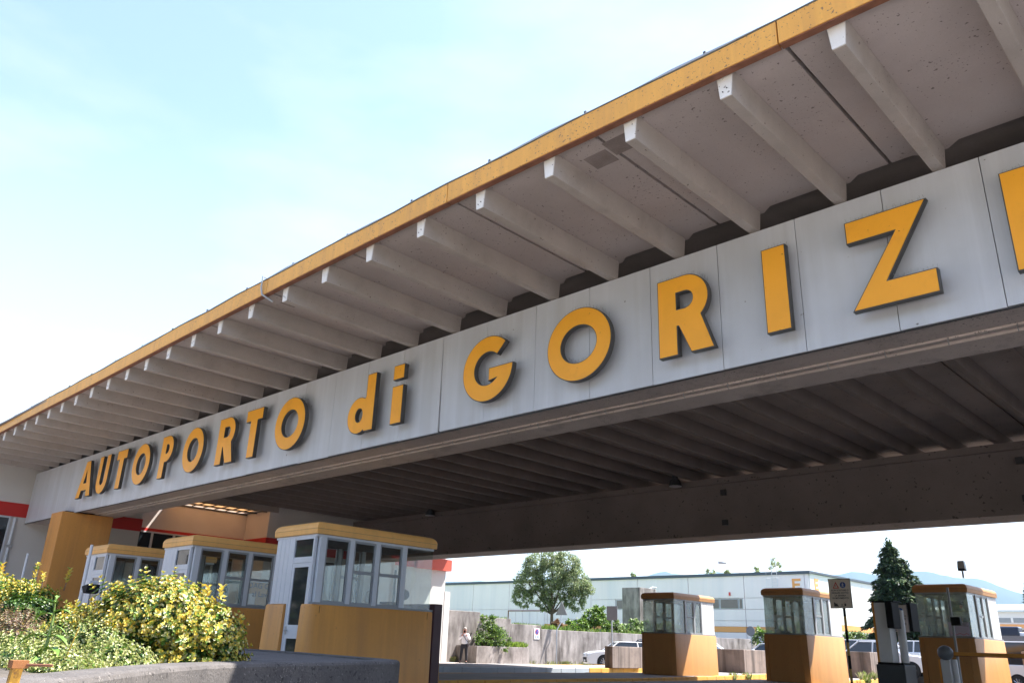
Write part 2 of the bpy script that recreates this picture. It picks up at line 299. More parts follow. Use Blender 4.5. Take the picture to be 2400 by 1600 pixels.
# ------------------------------------------------------------------ canopy
can = thing('canopy', 'huge ribbed concrete canopy with orange yellow edge and grey sign beam', 'canopy', (-15, 10.1, 0))
XR = [5.53*z for z in (-.413, -.631, -.853, -1.077, -1.302, -1.529, -1.756, -1.981, -2.207, -2.43, -2.654, -2.869, -3.087, -3.307, -3.513, -3.73, -3.94, -4.145, -4.345, -4.542, -4.74, -4.94, -5.135, -5.345)]
YR = [5.53*z for z in (1.199, 1.192, 1.187, 1.182, 1.179, 1.178, 1.179, 1.180, 1.181, 1.184, 1.187, 1.190, 1.193, 1.198, 1.202, 1.206, 1.210, 1.212, 1.215, 1.217, 1.220, 1.223, 1.227, 1.231)]
xr = [XR[0]+1.22*k for k in range(7, 0, -1)]+XR+[XR[-1]-1.12*k for k in range(1, 9)]
def ytip(x):
    if x > XR[0]: return YR[0]+(x-XR[0])*.035
    if x < XR[-1]: return YR[-1]+(XR[-1]-x)*.02
    return float(np.interp(x, XR[::-1], YR[::-1]))
ZB, ZS = 6.73, 7.05      # rib bottom, soffit
for x in xr:
    y0 = ytip(x)
    m = MB()
    def ring(y, zt=ZS): return [(x, y, ZB), (x+.135, y, ZB), (x+.165, y, zt), (x-.03, y, zt)]
    m.loft([ring(y0+.012), ring(9.56)])
    o = m.build('cantilever_rib', M_rib, can, bevel=.007)
    e = MB().loft([[(x+.002, y, ZB+.004), (x+.133, y, ZB+.004), (x+.163, y, ZS), (x-.028, y, ZS)] for y in (y0, y0+.02)])
    eo = e.build('rib_end', M_white_end, o)
    if random.random() < .45:
        b_ = MB()
        for k in range(2): b_.disc((x+.04+.05*k, y0-.002, ZB+.09+random.uniform(-.02, .02)), (0,1,0), .006, .02, 8)
        b_.build('bolt_hole', M_black, o)
# soffit slabs, one per pair of ribs, with open joints
jx = []
k = 0
for i in range(0, len(xr)-1):
    if i % 2 == 1: jx.append((xr[i]*.62+xr[i+1]*.38))
edges = [xr[0]+1.2]+jx+[xr[-1]-1]
for a, b in zip(edges[:-1], edges[1:]):
    m = MB(); hi, lo = a-.022, b+.022
    front_ = [(lo+(hi-lo)*q/4, ytip(lo+(hi-lo)*q/4)-.02) for q in range(5)]
    back_ = [(hi, 9.5)]
    for rx in [q for q in xr if lo < q < hi]:
        for dx, yy in ((.34, 9.5), (.19, 9.62), (-.05, 9.62), (-.19, 9.5)):
            if lo < rx+dx < hi: back_.append((rx+dx, yy))
    back_.append((lo, 9.5))
    m.prism(front_+back_, 'z', ZS, 7.2)
    m.build('soffit_slab', M_conc, can)
B(xr[-1]-1, xr[0]+1.2, 6.6, 10.74, 7.205, 7.25).build('roof_deck', M_conc_dark, can)
B(-34.3, xr[0]+1.2, 10.745, 31.5, 7.205, 7.25).build('roof_deck', M_conc_dark, can)
B(-36.9, -34.3, 10.745, 15.66, 6.9, 7.25).build('end_slab', M_conc, can)
B(-36.9, -34.3, 19.66, 31.4, 6.9, 7.25).build('end_slab', M_conc, can)
for x0, x1 in ((-5.62, -4.85), (-12.95, -12.25), (-17.9, -17.3)):
    y0 = ytip(x0)+.35
    pt = MB()
    pt.box(x0, x0+(x1-x0)*.45, y0, y0+.30, ZS-.004, ZS-.0005).box(x0+(x1-x0)*.5, x1, y0-.12, y0+.2, ZS-.004, ZS-.0005)
    stuff(pt.build('repair_patch', mat('darker_repair_mortar', (.27, .23, .22), .95, .2, 4, fine=.1), can))
# interior ribs and slabs
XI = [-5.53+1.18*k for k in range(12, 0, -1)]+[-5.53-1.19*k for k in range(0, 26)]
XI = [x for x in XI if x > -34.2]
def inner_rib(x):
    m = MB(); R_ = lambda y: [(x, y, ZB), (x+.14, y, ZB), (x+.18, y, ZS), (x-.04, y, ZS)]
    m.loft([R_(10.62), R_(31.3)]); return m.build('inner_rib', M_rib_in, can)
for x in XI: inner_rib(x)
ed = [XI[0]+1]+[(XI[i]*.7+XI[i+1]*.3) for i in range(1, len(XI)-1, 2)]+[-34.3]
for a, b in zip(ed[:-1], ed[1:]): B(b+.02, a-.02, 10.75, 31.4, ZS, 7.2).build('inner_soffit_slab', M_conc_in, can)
# back closing of the front slab cavity
B(-37, 11, 10.62, 10.74, 6.70, 7.2).build('diaphragm', M_conc_dark, can)
# rear fascia + closing at the rear overhang
B(-37, 11, 31.42, 31.6, 6.98, 7.3).build('rear_fascia', M_fascia, can)
# front fascia
fj = [-2.75+4.93*k for k in range(3, 0, -1)]+[-2.75-4.93*k for k in range(0, 8)]
for a, b in zip(fj[:-1], fj[1:]):
    n = 8; m = MB(); rings = []
    for k in range(n+1):
        x = a+(b-a)*k/n; x += (-.008 if k == 0 else .008 if k == n else 0); y = ytip(x); w_ = .012*math.sin(x*2.2)
        rings.append([(x, y-.13, 6.985), (x, y-.04, 6.985), (x, y-.04, 7.265+w_), (x, y-.13, 7.265+w_)])
    f = m.loft(rings).build('fascia_panel', M_fascia, can)
    m = MB(); rings = [[(q[0][0], q[0][1]+.01, 6.972), (q[0][0], q[0][1]+.10, 6.972), (q[0][0], q[0][1]+.10, 6.984), (q[0][0], q[0][1]+.01, 6.984)] for q in rings]
    m.loft(rings).build('drip_edge', M_rust, f)
    m = MB(); rings = [[(a+(b-a)*k/8, ytip(a+(b-a)*k/8)-.14, 7.282+.012*math.sin((a+(b-a)*k/8)*2.2)), (a+(b-a)*k/8, ytip(a+(b-a)*k/8)+.15, 7.282), (a+(b-a)*k/8, ytip(a+(b-a)*k/8)+.15, 7.292), (a+(b-a)*k/8, ytip(a+(b-a)*k/8)-.14, 7.293+.014*math.sin(1+(a+(b-a)*k/8)*3.1))] for k in range(9)]
    m.loft(rings).build('flashing', M_steel, f)
    m = MB()
    for k in range(3):
        x = a+(b-a)*(k+.5)/3; m.box(x-.015, x+.015, ytip(x)-.13, ytip(x)-.10, 7.29, 7.335)
    m.build('clip', M_dark, f)
# the cable looped over the fascia
MB().tube([(-12.75, ytip(-12.75)+.05, 7.34), (-12.75, ytip(-12.75)-.17, 7.34), (-12.75, ytip(-12.75)-.17, 7.12), (-12.72, ytip(-12.7)-.15, 6.98), (-12.6, ytip(-12.6)+.02, 6.86)], .018, 6).build('cable_loop', M_steel, can)
# front beam
fb = B(-34.9, 11, 9.50, 10.85, 4.84, 6.68).build('front_beam', M_beam, can, bevel=.02)
m = MB(); x = 10.0; hk = MB(); i = 0
while x > -34.5:
    m.loft([[(q, 10.12, 4.8395), (q, 10.121, 4.812), (q, 10.215, 4.812), (q, 10.216, 4.8395)] for q in (x, x-.728)]); hk.tube([(x-.735, 10.10, 4.82), (x-.735, 10.10, 4.765), (x-.735, 10.14, 4.745)], .006, 5); x -= .74
    i += 1
    if i % 1 == 0: m.build('conduit_length', M_beam, can); m = MB()
hk.build('conduit_hooks', M_steel, fb)
B(-34.9, 11, 10.3, 10.86, 4.80, 4.8395).build('soffit_strip', M_beam, can)
# grey cladding panels carrying the sign
pj = [9.9, 8.73, 7.56, 6.39, 5.22, 4.05, 2.88, 1.7, .53, -.62, -1.77, -2.89, -4.03, -5.21, -6.37, -7.55, -8.73, -9.93, -11.14, -12.32, -13.52, -14.71, -15.9, -17.05, -18.2, -19.32, -20.42, -21.56, -22.7, -23.78, -24.83, -25.86, -26.85, -28.1, -29.35, -30.6, -31.9, -33.3, -34.8]
for i, (a, b) in enumerate(zip(pj[:-1], pj[1:])):
    gp = .006 if abs(b+11.14) > .01 else .055
    dz = random.uniform(-.008, .008); dy = random.uniform(0, .006)
    m = MB().loft([[(b+gp, 9.44-dy, 4.80+dz), (a-.004, 9.44, 4.80+dz), (a-.004, 9.49, 4.80+dz), (b+gp, 9.49, 4.80+dz)], [(b+(.006), 9.44, 6.69), (a-.004, 9.44, 6.69), (a-.004, 9.49, 6.69), (b+.006, 9.49, 6.69)]])
    m.build('cladding_panel', M_clad, can)
B(-34.9, 11, 9.462, 9.495, 4.782, 4.838).build('shadow_gap_trim', M_dark, can)
# rear beam
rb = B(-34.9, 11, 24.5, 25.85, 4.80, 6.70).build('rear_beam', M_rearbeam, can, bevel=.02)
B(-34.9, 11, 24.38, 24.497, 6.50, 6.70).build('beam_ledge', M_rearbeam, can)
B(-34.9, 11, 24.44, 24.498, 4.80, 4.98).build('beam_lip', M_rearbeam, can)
for x in (-13.8, -5.0, 3.0):
    for z in (5.2, 6.2):
        B(x-.09, x+.09, 24.40, 24.498, z-.09, z+.09).build('anchor_box', M_dark, rb)
for x, y in ((-28.44, 24.0), (-15.39, 24.0), (-2.5, 24.0)):
    t = thing('downlight', {-28.44: 'round flush downlight under the canopy above the nearest booth', -15.39: 'round downlight hanging in front of the dark rear beam', -2.5: 'round downlight at the right under the canopy'}[x], 'lamp', (x, y, 6.5), 'downlights under the canopy')
    MB().cyl((x, y), .10, 6.72, 7.05, 16).build('stem', M_dark, t, smooth=True)
    h = MB().cyl((x, y), .24, 6.50, 6.72, 20, .16).build('lamp_housing', M_dark, t, smooth=True)
    MB().cyl((x, y), .22, 6.485, 6.499, 20).build('lamp_glass', M_grey, h)
m = MB(); m.box(11.05, 42, 6.3, 10.7, 6.95, 7.25).box(11.05, 42, 9.45, 10.85, 4.84, 6.93).box(11.05, 42, 24.5, 25.85, 4.84, 6.93).box(11.05, 42, 10.75, 31.5, 7.0, 7.24)
m.build('canopy_continuation', M_conc_in, can)
# piers
t = thing('pier', 'tall ochre yellow pier carrying the left end of the sign beam', 'pier', (-30.05, 9.9, 0))
MB().prism([(-30.6, 9.04), (-29.57, 9.04), (-29.57, 10.72), (-30.6, 10.72)], 'z', 0.25, 4.80).build('shaft', M_booth, t, bevel=.03)
B(-30.65, -29.52, 8.99, 10.77, 0, .25).build('plinth', M_dark, t)
B(-30.5, -29.7, 9.2, 10.6, 4.80, 4.838).build('bearing_pad', M_black, t)
t = thing('pier', 'dark rear pier at the left end of the rear beam', 'pier', (-33.5, 25.2, 0)); B(-34.2, -33, 24.6, 25.8, 0, 4.8).build('shaft', M_beige, t, bevel=.03)

# ------------------------------------------------------------------ sign letters
def arc(cx, cy, rx, ry, a0, a1, n=24):
    return [(cx+rx*math.cos(rad(a0+(a1-a0)*k/n)), cy+ry*math.sin(rad(a0+(a1-a0)*k/n))) for k in range(n+1)]
H = 1.2
def outline(ch, w):
    if ch == 'A':
        s = w/1.25; return [[(0,0),(.455*s,H),(.795*s,H),(w,0),(.90*s,0),(.835*s,.22),(.415*s,.22),(.35*s,0)], [(.50*s,.47),(.75*s,.47),(.625*s,.88)]]
    if ch == 'U':
        t = .29; return [[(0,H)]+arc(w/2, w/2-.02, w/2, w/2, 180, 360)+[(w,H),(w-t,H)]+arc(w/2, w/2-.02, w/2-t, w/2-t, 360, 180)+[(t,H)]]
    if ch == 'T':
        c, t = w/2, .165; return [[(0,H),(0,H-.29),(c-t,H-.29),(c-t,0),(c+t,0),(c+t,H-.29),(w,H-.29),(w,H)]]
    if ch == 'O':
        return [arc(w/2, H/2, w/2, H/2+.01, 0, 360, 56)[:-1], arc(w/2, H/2, w/2-.29, H/2-.29, 0, 360, 44)[:-1]]
    if ch in 'PR':
        t = .32; r_ = .38; cy = H-r_
        if ch == 'P': o = [(0,0),(0,H),(w-r_,H)]+arc(w-r_, cy, r_, r_, 90, -90, 20)+[(t,H-2*r_),(t,0)]
        else:
            o = [(0,0),(0,H),(w-.06-r_,H)]+arc(w-.06-r_, cy, r_, r_, 90, -48, 16)+[(w,0),(w-.37,0),(t+.02,.43),(t,.43),(t,0)]
        ri = .125; cx = (w-r_ if ch == 'P' else w-.06-r_)
        return [o, [(t,cy-ri),(t,cy+ri),(cx,cy+ri)]+arc(cx, cy, ri, ri, 90, -90, 12)+[(cx,cy-ri)]]
    if ch == 'I': return [[(0,0),(0,H),(w,H),(w,0)]]
    if ch == 'i': return [[(0,0),(0,.77),(w,.77),(w,0)], [(0,.90),(0,H),(w,H),(w,.90)]]
    if ch == 'Z': return [[(0,0),(.58*w/.97,H-.30),(.02,H-.30),(.02,H),(w,H),(.44*w/.97,.30),(w,.30),(w,0)]]
    if ch == 'd':
        r_ = .385; return [[(w,0),(w,H),(w-.3,H),(w-.3,.74)]+arc(r_, r_-.02, r_, r_, 62, 308, 30)+[(w-.3,.06),(w-.3,0)], arc(r_+.01, r_-.02, .12, .14, 0, 360, 20)[:-1]]
    if ch == 'G':
        c, R_, r_ = w/2, w/2, w/2-.30; cy = H/2
        return [arc(c, cy, R_, H/2, 0, -315, 52)+arc(c, cy, r_, H/2-.30, -315, -46, 40)+[(c+.04,cy-.24),(c+.04,cy)]]
def letter(ch, x0, w, z0, label):
    t = thing('sign_letter', label, 'letter', (x0, 9.40, z0), 'raised orange letters on the sign beam')
    outs = outline(ch, w)
    def curve(name, ext, off, y, m):
        cu = bpy.data.curves.new(name, 'CURVE'); cu.dimensions = '2D'; cu.fill_mode = 'BOTH'; cu.extrude = ext; cu.offset = off
        for pl in outs:
            sp = cu.splines.new('POLY'); sp.points.add(len(pl)-1); sp.use_cyclic_u = True
            for q, pt in zip(sp.points, pl): q.co = (pt[0], pt[1], 0, 1)
        o = bpy.data.objects.new('tmp', cu); COL.objects.link(o); bpy.context.view_layer.update()
        me = bpy.data.meshes.new_from_object(o); bpy.data.objects.remove(o); me.materials.clear(); me.materials.append(m)
        me.transform(Matrix.Rotation(rad(90), 4, 'X'))
        q = bpy.data.objects.new(name, me); COL.objects.link(q); q.parent = t; q.location = (0, y, 0); return q
    curve('letter_return', .045, 0, -.150, M_return)
    curve('letter_face', .006, -.014, -.196, M_orange)
    # bird spikes on upward edges
    m = MB(); seen = 0
    for pl in outs:
        n = len(pl)
        for i in range(n):
            a, b = pl[i], pl[(i+1) % n]; dx = b[0]-a[0]; dz = b[1]-a[1]; ln = math.hypot(dx, dz)
            mid = ((a[0]+b[0])/2, (a[1]+b[1])/2)
            if ln < .01 or abs(dz) > abs(dx)*1.1: continue
            # upward facing if a point just above is outside every outline
            pz = mid[1]+.02; ins = 0
            for pp in outs:
                c = False
                for j in range(len(pp)):
                    (ax, az), (bx_, bz) = pp[j-1], pp[j]
                    if (az > pz) != (bz > pz) and mid[0] < (bx_-ax)*(pz-az)/(bz-az+1e-9)+ax: c = not c
                ins ^= c
            if ins: continue
            k = max(1, int(ln/.045))
            for j in range(k):
                u = (j+.5)/k; X = a[0]+dx*u; Z = a[1]+dz*u
                for yy in (-.03, -.12):
                    m.tube([(X, yy, Z), (X+random.uniform(-.02, .02), yy-random.uniform(-.03, .05), Z+.075)], .003, 3)
    if m.v:
        o = m.build('bird_spikes', M_steel, t, abs_=False); stuff(o)
LT = [('A', -29.15, 1.27, 5.17, 'first raised orange letter A at the left end of the sign'), ('U', -27.50, .88, 5.165, 'raised orange letter U between the A and the T'),
 ('T', -26.08, .77, 5.165, 'raised orange letter T between the U and the first O'), ('O', -24.75, 1.19, 5.14, 'raised orange letter O, first of the sign, before the P'),
 ('P', -22.85, .76, 5.15, 'raised orange letter P'), ('O', -21.42, 1.18, 5.12, 'raised orange letter O between the P and the R'),
 ('R', -19.47, .92, 5.12, 'raised orange letter R of the first word, left of the T'), ('T', -18.09, .78, 5.11, 'raised orange letter T just left of the last O of the first word'),
 ('O', -16.67, 1.26, 5.09, 'raised orange letter O ending the first word, left of the small d'), ('d', -13.76, .89, 5.07, 'raised orange lower case letter d'),
 ('i', -12.31, .34, 5.07, 'raised orange lower case letter i with its separate dot'), ('G', -10.26, 1.24, 5.07, 'raised orange letter G with spikes on its crossbar'),
 ('O', -8.24, 1.30, 5.05, 'raised orange letter O right of the G'), ('R', -6.09, .90, 5.06, 'raised orange letter R right of the G and O'),
 ('I', -4.43, .34, 5.05, 'raised orange letter I between the R and the Z'), ('Z', -3.32, .99, 5.06, 'large raised orange letter Z with rust spotted top bar'),
 ('I', -1.57, .34, 5.07, 'raised orange letter I cut by the right edge of the photo')]
for a in LT: letter(*a)

# ------------------------------------------------------------------ booths
def rrect(x0, x1, y0, y1, z, r, n=5):
    pts = []
    for cx, cy, a0 in ((x1-r, y1-r, 0), (x0+r, y1-r, 90), (x0+r, y0+r, 180), (x1-r, y0+r, 270)):
        for k in range(n+1):
            a = rad(a0+90*k/n); pts.append((cx+r*math.cos(a), cy+r*math.sin(a), z))
    return pts
def booth(label, loc, mb, mr, rot=0, sc=1.0, fr=M_alu, gl=M_glass, gx=M_glass):
    """local: +x side faces the lane, door end at y=0, glazed end at y=LEN"""
    t = thing('toll_booth', label, 'toll booth', loc, 'ochre and glass toll booths', rot); t.scale = (sc, sc, sc)
    LEN, WD = 2.9, 1.42
    def P(m, name, mt, parent=t, **k): return m.build(name, mt, parent, abs_=False, **k)
    # base: side walls with round corners, door gap at y=0 end
    def wallrings(f): return [f(z, e) for z, e in ((0, .03), (1.42, 0), (1.455, -.012), (1.47, -.04))]
    z_ = None
    P(MB().loft([[(-.20-e*0, -.065-e, z), (-.06, -.065-e, z), (.02+e*.5, -.05-e*.7, z), (.065+e*.8, .0, z), (.08+e, .12, z), (.08+e, LEN-.1, z), (.05+e*.7, LEN+.05, z), (-.1, LEN+.08+e, z), (-.1, LEN-.02, z), (-.03, LEN-.1, z), (-.03, .12, z), (-.20, .10, z)] for z, e in ((0, .03), (1.44, 0), (1.47, -.02))]), 'lane_side_wall', mb, smooth=True)
    P(MB().loft([[(x, y, z) for x, y in ((-WD-.08-e, .05), (-WD-.03-e*.5, -.065-e), (-.80, -.065-e), (-.78, .10), (-WD+.03, .12), (-WD+.03, LEN-.1), (-WD+.1, LEN-.02), (-WD+.1, LEN+.08+e), (-WD-.05-e*.7, LEN+.05), (-WD-.08-e, LEN-.1))] for z, e in ((0, .03), (1.44, 0), (1.47, -.02))]), 'far_side_wall', mb, smooth=True)
    P(B(-WD+.102, -.102, LEN-.02, LEN+.09, 0, 1.468), 'end_wall', mb, bevel=.02)
    gro = MB(); gro.box(.076, .0825, .16, .17, .02, 1.44); gro.box(.076, .0825, LEN-.12, LEN-.11, .02, 1.44); P(gro, 'wall_seam', M_black)
    # sill
    P(MB().box(-.04, .06, .0, LEN+.04, 1.472, 1.51).box(-WD-.06, -WD+.04, 0, LEN+.04, 1.472, 1.51).box(-WD+.042, -.042, LEN-.05, LEN+.04, 1.472, 1.51), 'sill', M_alu_dark)
    # roof with rounded top edge, mitred corners
    rr = []
    for z, e in ((2.745, -.03), (2.75, .015), (2.86, .02), (2.905, .008), (2.945, -.022), (2.972, -.065), (2.987, -.12), (2.992, -.25)):
        x0, x1, y0, y1 = -WD-.04-e, .04+e, -.04-e, LEN+.04+e
        rr.append([(x0,y0,z),(x1,y0,z),(x1,y1,z),(x0,y1,z)])
    ro = P(MB().loft(rr), 'roof', mr)
    P(MB().box(-WD-.0605, .0605, -.0605, LEN+.0605, 2.842, 2.846), 'roof_seam', M_ink, ro)
    P(MB().box(-WD-.02, .02, -.02, LEN+.01, 2.70, 2.7445), 'head_frame', fr)
    # lane side glazing
    def post(x, y, wy=.10, wx=.07, m=fr): P(B(x-wx/2, x+wx/2, y-wy/2, y+wy/2, 1.51, 2.70), 'post', m, bevel=.006)
    def window(x, y0, y1, rail=False, g_=gl):
        f = MB(); d = .02
        f.box(x-d, x+d, y0, y0+.035, 1.512, 2.698); f.box(x-d, x+d, y1-.035, y1, 1.512, 2.698)
        f.box(x-d, x+d, y0+.036, y1-.036, 2.655, 2.698); f.box(x-d, x+d, y0+.036, y1-.036, 1.512, 1.55)
        if rail: f.box(x-d, x+d, y0+.036, y1-.036, 2.08, 2.14)
        w_ = P(f, 'window', M_alu_dark)
        if rail:
            P(B(x-.004, x+.004, y0+.03, y1-.03, 1.54, 2.085), 'pane', g_, w_); P(B(x-.004, x+.004, y0+.03, y1-.03, 2.135, 2.66), 'pane', g_, w_)
        else: P(B(x-.004, x+.004, y0+.03, y1-.03, 1.54, 2.66), 'pane', g_, w_)
    post(0, .12, .14, .09); post(0, .80); post(0, 1.43); post(0, 2.12, .12)
    window(0, .195, .745); window(0, .855, 1.375, True); window(0, 1.485, 2.055, True)
    P(B(-.004, .004, 2.185, LEN-.006, 1.512, 2.698), 'corner_glass', gx)
    # far side
    post(-WD, .95, .08); post(-WD, 1.50, .08); post(-WD, 2.12, .1)
    window(-WD, .995, 1.455); window(-WD, 1.545, 2.065, True)
    P(B(-WD-.004, -WD+.004, 2.175, LEN-.006, 1.512, 2.698), 'corner_glass', gx)
    P(B(-WD, 0, LEN-.004, LEN+.004, 1.512, 2.698), 'end_glass', gx)
    # corrugated panels
    for k in range(7): P(B(-WD-.02, -WD+.03, .012+k*.128, .132+k*.128, 1.475, 2.70), 'cladding_strip', M_white if rot else fr, bevel=.01)
    for k in range(4): P(B(-WD+.032+k*.155, -WD+.182+k*.155, -.02, .025, 1.475, 2.70), 'cladding_strip', fr, bevel=.01)
    P(B(-WD+.655, -WD+.70, -.03, .03, .06, 2.70), 'door_post', fr); P(B(-.075, -.03, -.03, .03, .06, 2.70), 'door_post', fr)
    P(B(-WD+.702, -.077, -.028, .028, 2.22, 2.30), 'transom_rail', fr)
    tw = P(MB().box(-WD+.702, -.077, -.02, .02, 2.302, 2.33).box(-WD+.702, -.077, -.02, .02, 2.66, 2.698), 'transom_window', fr)
    P(B(-WD+.71, -.08, -.004, .004, 2.33, 2.66), 'pane', M_darkglass, tw)
    f = MB(); x0, x1 = -WD+.705, -.08
    f.box(x0, x0+.07, -.025, .015, .07, 2.215); f.box(x1-.07, x1, -.025, .015, .07, 2.215)
    for z0, z1 in ((.07, .14), (.86, 1.10), (2.14, 2.215)): f.box(x0+.071, x1-.071, -.025, .015, z0, z1)
    dr = P(f, 'door', fr)
    P(B(x0+.072, x1-.072, -.009, -.001, 1.10, 2.14), 'pane', M_darkglass, dr); P(B(x0+.072, x1-.072, -.009, -.001, .14, .86), 'pane', M_darkglass, dr)
    P(MB().tube([(x0+.035, -.026, 1.0), (x0+.035, -.07, 1.0), (x0+.15, -.075, 1.0)], .012, 8).box(x0+.015, x0+.055, -.032, -.026, .93, 1.07), 'handle', M_steel, dr)
    # inside
    P(B(-WD+.04, -.04, .05, LEN-.03, .10, .12), 'floor', M_int)
    P(MB().box(-.62, -.05, 1.4, 2.3, 1.35, 1.39).box(-.60, -.56, 1.45, 2.25, .12, 1.35), 'desk', M_int)
    P(B(-WD+.03, -.03, .03, LEN-.03, 2.68, 2.699), 'ceiling', M_int)
    P(MB().box(-.95, -.55, .9, 1.3, .55, .60).box(-.93, -.57, .88, .92, .66, 1.35).tube([(-.75, 1.1, .12), (-.75, 1.1, .55)], .03, 6), 'chair', M_black)
    P(B(-.40, -.10, 1.9, 2.12, 1.392, 1.62), 'monitor', M_black)
    P(B(-WD+.05, -WD+.32, .12, .5, .12, 1.9), 'cabinet', M_int)
    return t
b1 = booth('large nearest toll booth with ochre walls beside the burgundy totem', (-13.54, 8.68, I), M_booth, M_boothroof, 0, 1.0)
b2 = booth('second toll booth of the near row behind the yellow bush', (-18.12, 8.40, I), M_booth, M_boothroof, 0, 1.0)
b3 = booth('farthest left toll booth next to the ochre pier', (-22.38, 8.15, I), M_booth, M_boothroof, 0, 1.0)
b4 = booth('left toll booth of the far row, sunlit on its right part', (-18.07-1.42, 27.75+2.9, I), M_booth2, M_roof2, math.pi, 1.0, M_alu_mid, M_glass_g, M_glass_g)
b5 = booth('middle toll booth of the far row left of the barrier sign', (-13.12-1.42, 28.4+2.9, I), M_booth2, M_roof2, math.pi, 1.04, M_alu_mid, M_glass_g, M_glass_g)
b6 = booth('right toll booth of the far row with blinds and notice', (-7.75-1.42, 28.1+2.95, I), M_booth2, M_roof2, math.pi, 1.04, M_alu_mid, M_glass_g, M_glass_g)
for bb in (b4, b5, b6): bb.location.x = {b4: -18.07, b5: -13.12, b6: -7.80}[bb]-1.42*bb.scale[0]
def at_b(m, name, mt, bt): return m.build(name, mt, bt, abs_=False)
# things seen on the booths
for k in range(11): at_b(B(-.62, -.10, 2.66, 2.665, 1.84+k*.034, 1.852+k*.034), 'blind_slat', M_white, b6)
nb = at_b(B(-1.38, -.82, 2.915, 2.925, 1.52, 1.90), 'notice', mat('lilac_paper', (.55, .53, .66), .7, .02), b6)
for k, (x0, x1, z) in enumerate(((-1.32, -1.18, 1.86), (-1.30, -1.15, 1.83), (-1.36, -1.22, 1.80))): at_b(B(x0, x1, 2.926, 2.929, z, z+.012), 'print_line', M_ink, nb)
at_b(MB().tube([(-1.35, 2.928, 1.56), (-1.28, 2.928, 1.60), (-1.2, 2.928, 1.555), (-1.1, 2.928, 1.60), (-1.0, 2.928, 1.56), (-.88, 2.928, 1.61)], .008, 4), 'print_scrawl', M_pink, nb)
at_b(MB().disc((-1.15, 2.6, 2.35), (0,1,0), .05, .02), 'red_lamp', M_redp, b6)
def fan(bt, x, y):
    p_ = at_b(MB().tube([(x, y, 1.39), (x, y, 1.72)], .012, 6), 'desk_lamp', M_dark, bt); at_b(MB().disc((x, y-.02, 1.80), (.4, -1, 0), .12, .03), 'lamp_disc', M_grey, p_)
t = thing('wall_clock', 'round white dial standing on the desk inside the nearest booth', 'clock', (-14.2, 10.8, 1.67)); MB().disc((-14.1, 10.45, 1.98), (1, -.25, 0), .12, .03).build('clock_face', M_white, t); MB().tube([(-14.1, 10.45, 1.67), (-14.1, 10.45, 1.87)], .012, 6).build('stand', M_dark, t); MB().tube([(-14.082, 10.44, 1.98), (-14.082, 10.50, 1.93)], .006, 4).build('hand', M_redp, t)
t = thing('desk_mirror', 'round dark disc on an arm inside the glazed corner of the nearest booth', 'mirror', (-14.0, 11.2, 1.67)); MB().disc((-14.0, 11.25, 2.08), (1, -.6, 0), .11, .02).build('disc', M_signback, t); MB().tube([(-14.0, 11.25, 1.67), (-14.0, 11.25, 1.98)], .01, 6).build('arm', M_steel, t)
# notice sheets and lettering in the second booth
ng = at_b(B(-1.10, -.25, 2.875, 2.88, 1.53, 1.98), 'window_notice', mat('ochre_paper', (.50, .28, .10), .7, .03), b2)
s_ = text('notice_text', 'DAG Gorizia', .17, (0,0,0), (0,0,0), M_ink, b2, .004, 'LEFT'); s_.location = (-.012, 1.50, 1.93); s_.rotation_euler = (rad(90), 0, rad(90))
s_ = text('notice_text', 'al Lavoro', .17, (0,0,0), (0,0,0), M_ink, b2, .004, 'LEFT'); s_.location = (-.012, 1.62, 1.74); s_.rotation_euler = (rad(90), 0, rad(90))
at_b(B(-.034, -.030, 1.50, 2.05, 1.55, 2.06), 'window_notice', mat('ochre_paper', (.5, .28, .1)), b2); at_b(B(-.02, -.015, 1.52, 1.72, 1.56, 1.80), 'paper_sheet', M_grey, b2)
at_b(MB().prism([(2.42, 1.72), (2.58, 1.95), (2.8, 2.0), (2.85, 1.75), (2.6, 1.6)], 'x', -.02, -.012), 'paper_sheet', mat('cyan_paper', (.30, .55, .62), .7, .03), b2)

# ------------------------------------------------------------------ burgundy totem behind the nearest booth
t = thing('totem', 'dark burgundy information totem behind the nearest booth', 'totem', (-15.0, 12.7, 0))
B(-15.8, -14.5, 12.55, 12.8, .1, 1.97).build('panel', M_burg, t, bevel=.02); B(-15.75, -14.55, 12.53, 12.82, 0, .1).build('foot', M_black, t)
text('totem_text', 'CULTURALE', .105, (-14.54, 12.546, 1.64), (rad(90), 0, 0), M_pink, t, .004, 'RIGHT'); text('totem_text', 'ACCESSO', .105, (-14.58, 12.546, 1.52), (rad(90), 0, 0), M_pink, t, .004, 'RIGHT')
t = thing('hoop_barrier', 'thin orange hoop rail behind the burgundy totem', 'railing', (-16.2, 14, 0))
MB().tube([(-16.7, 14, 0), (-16.7, 14, .9), (-16.5, 14, 1.15), (-16.05, 14, 1.15), (-15.9, 14, .9), (-15.87, 14, 0)], .018, 8).build('hoop', M_kerb_y, t)

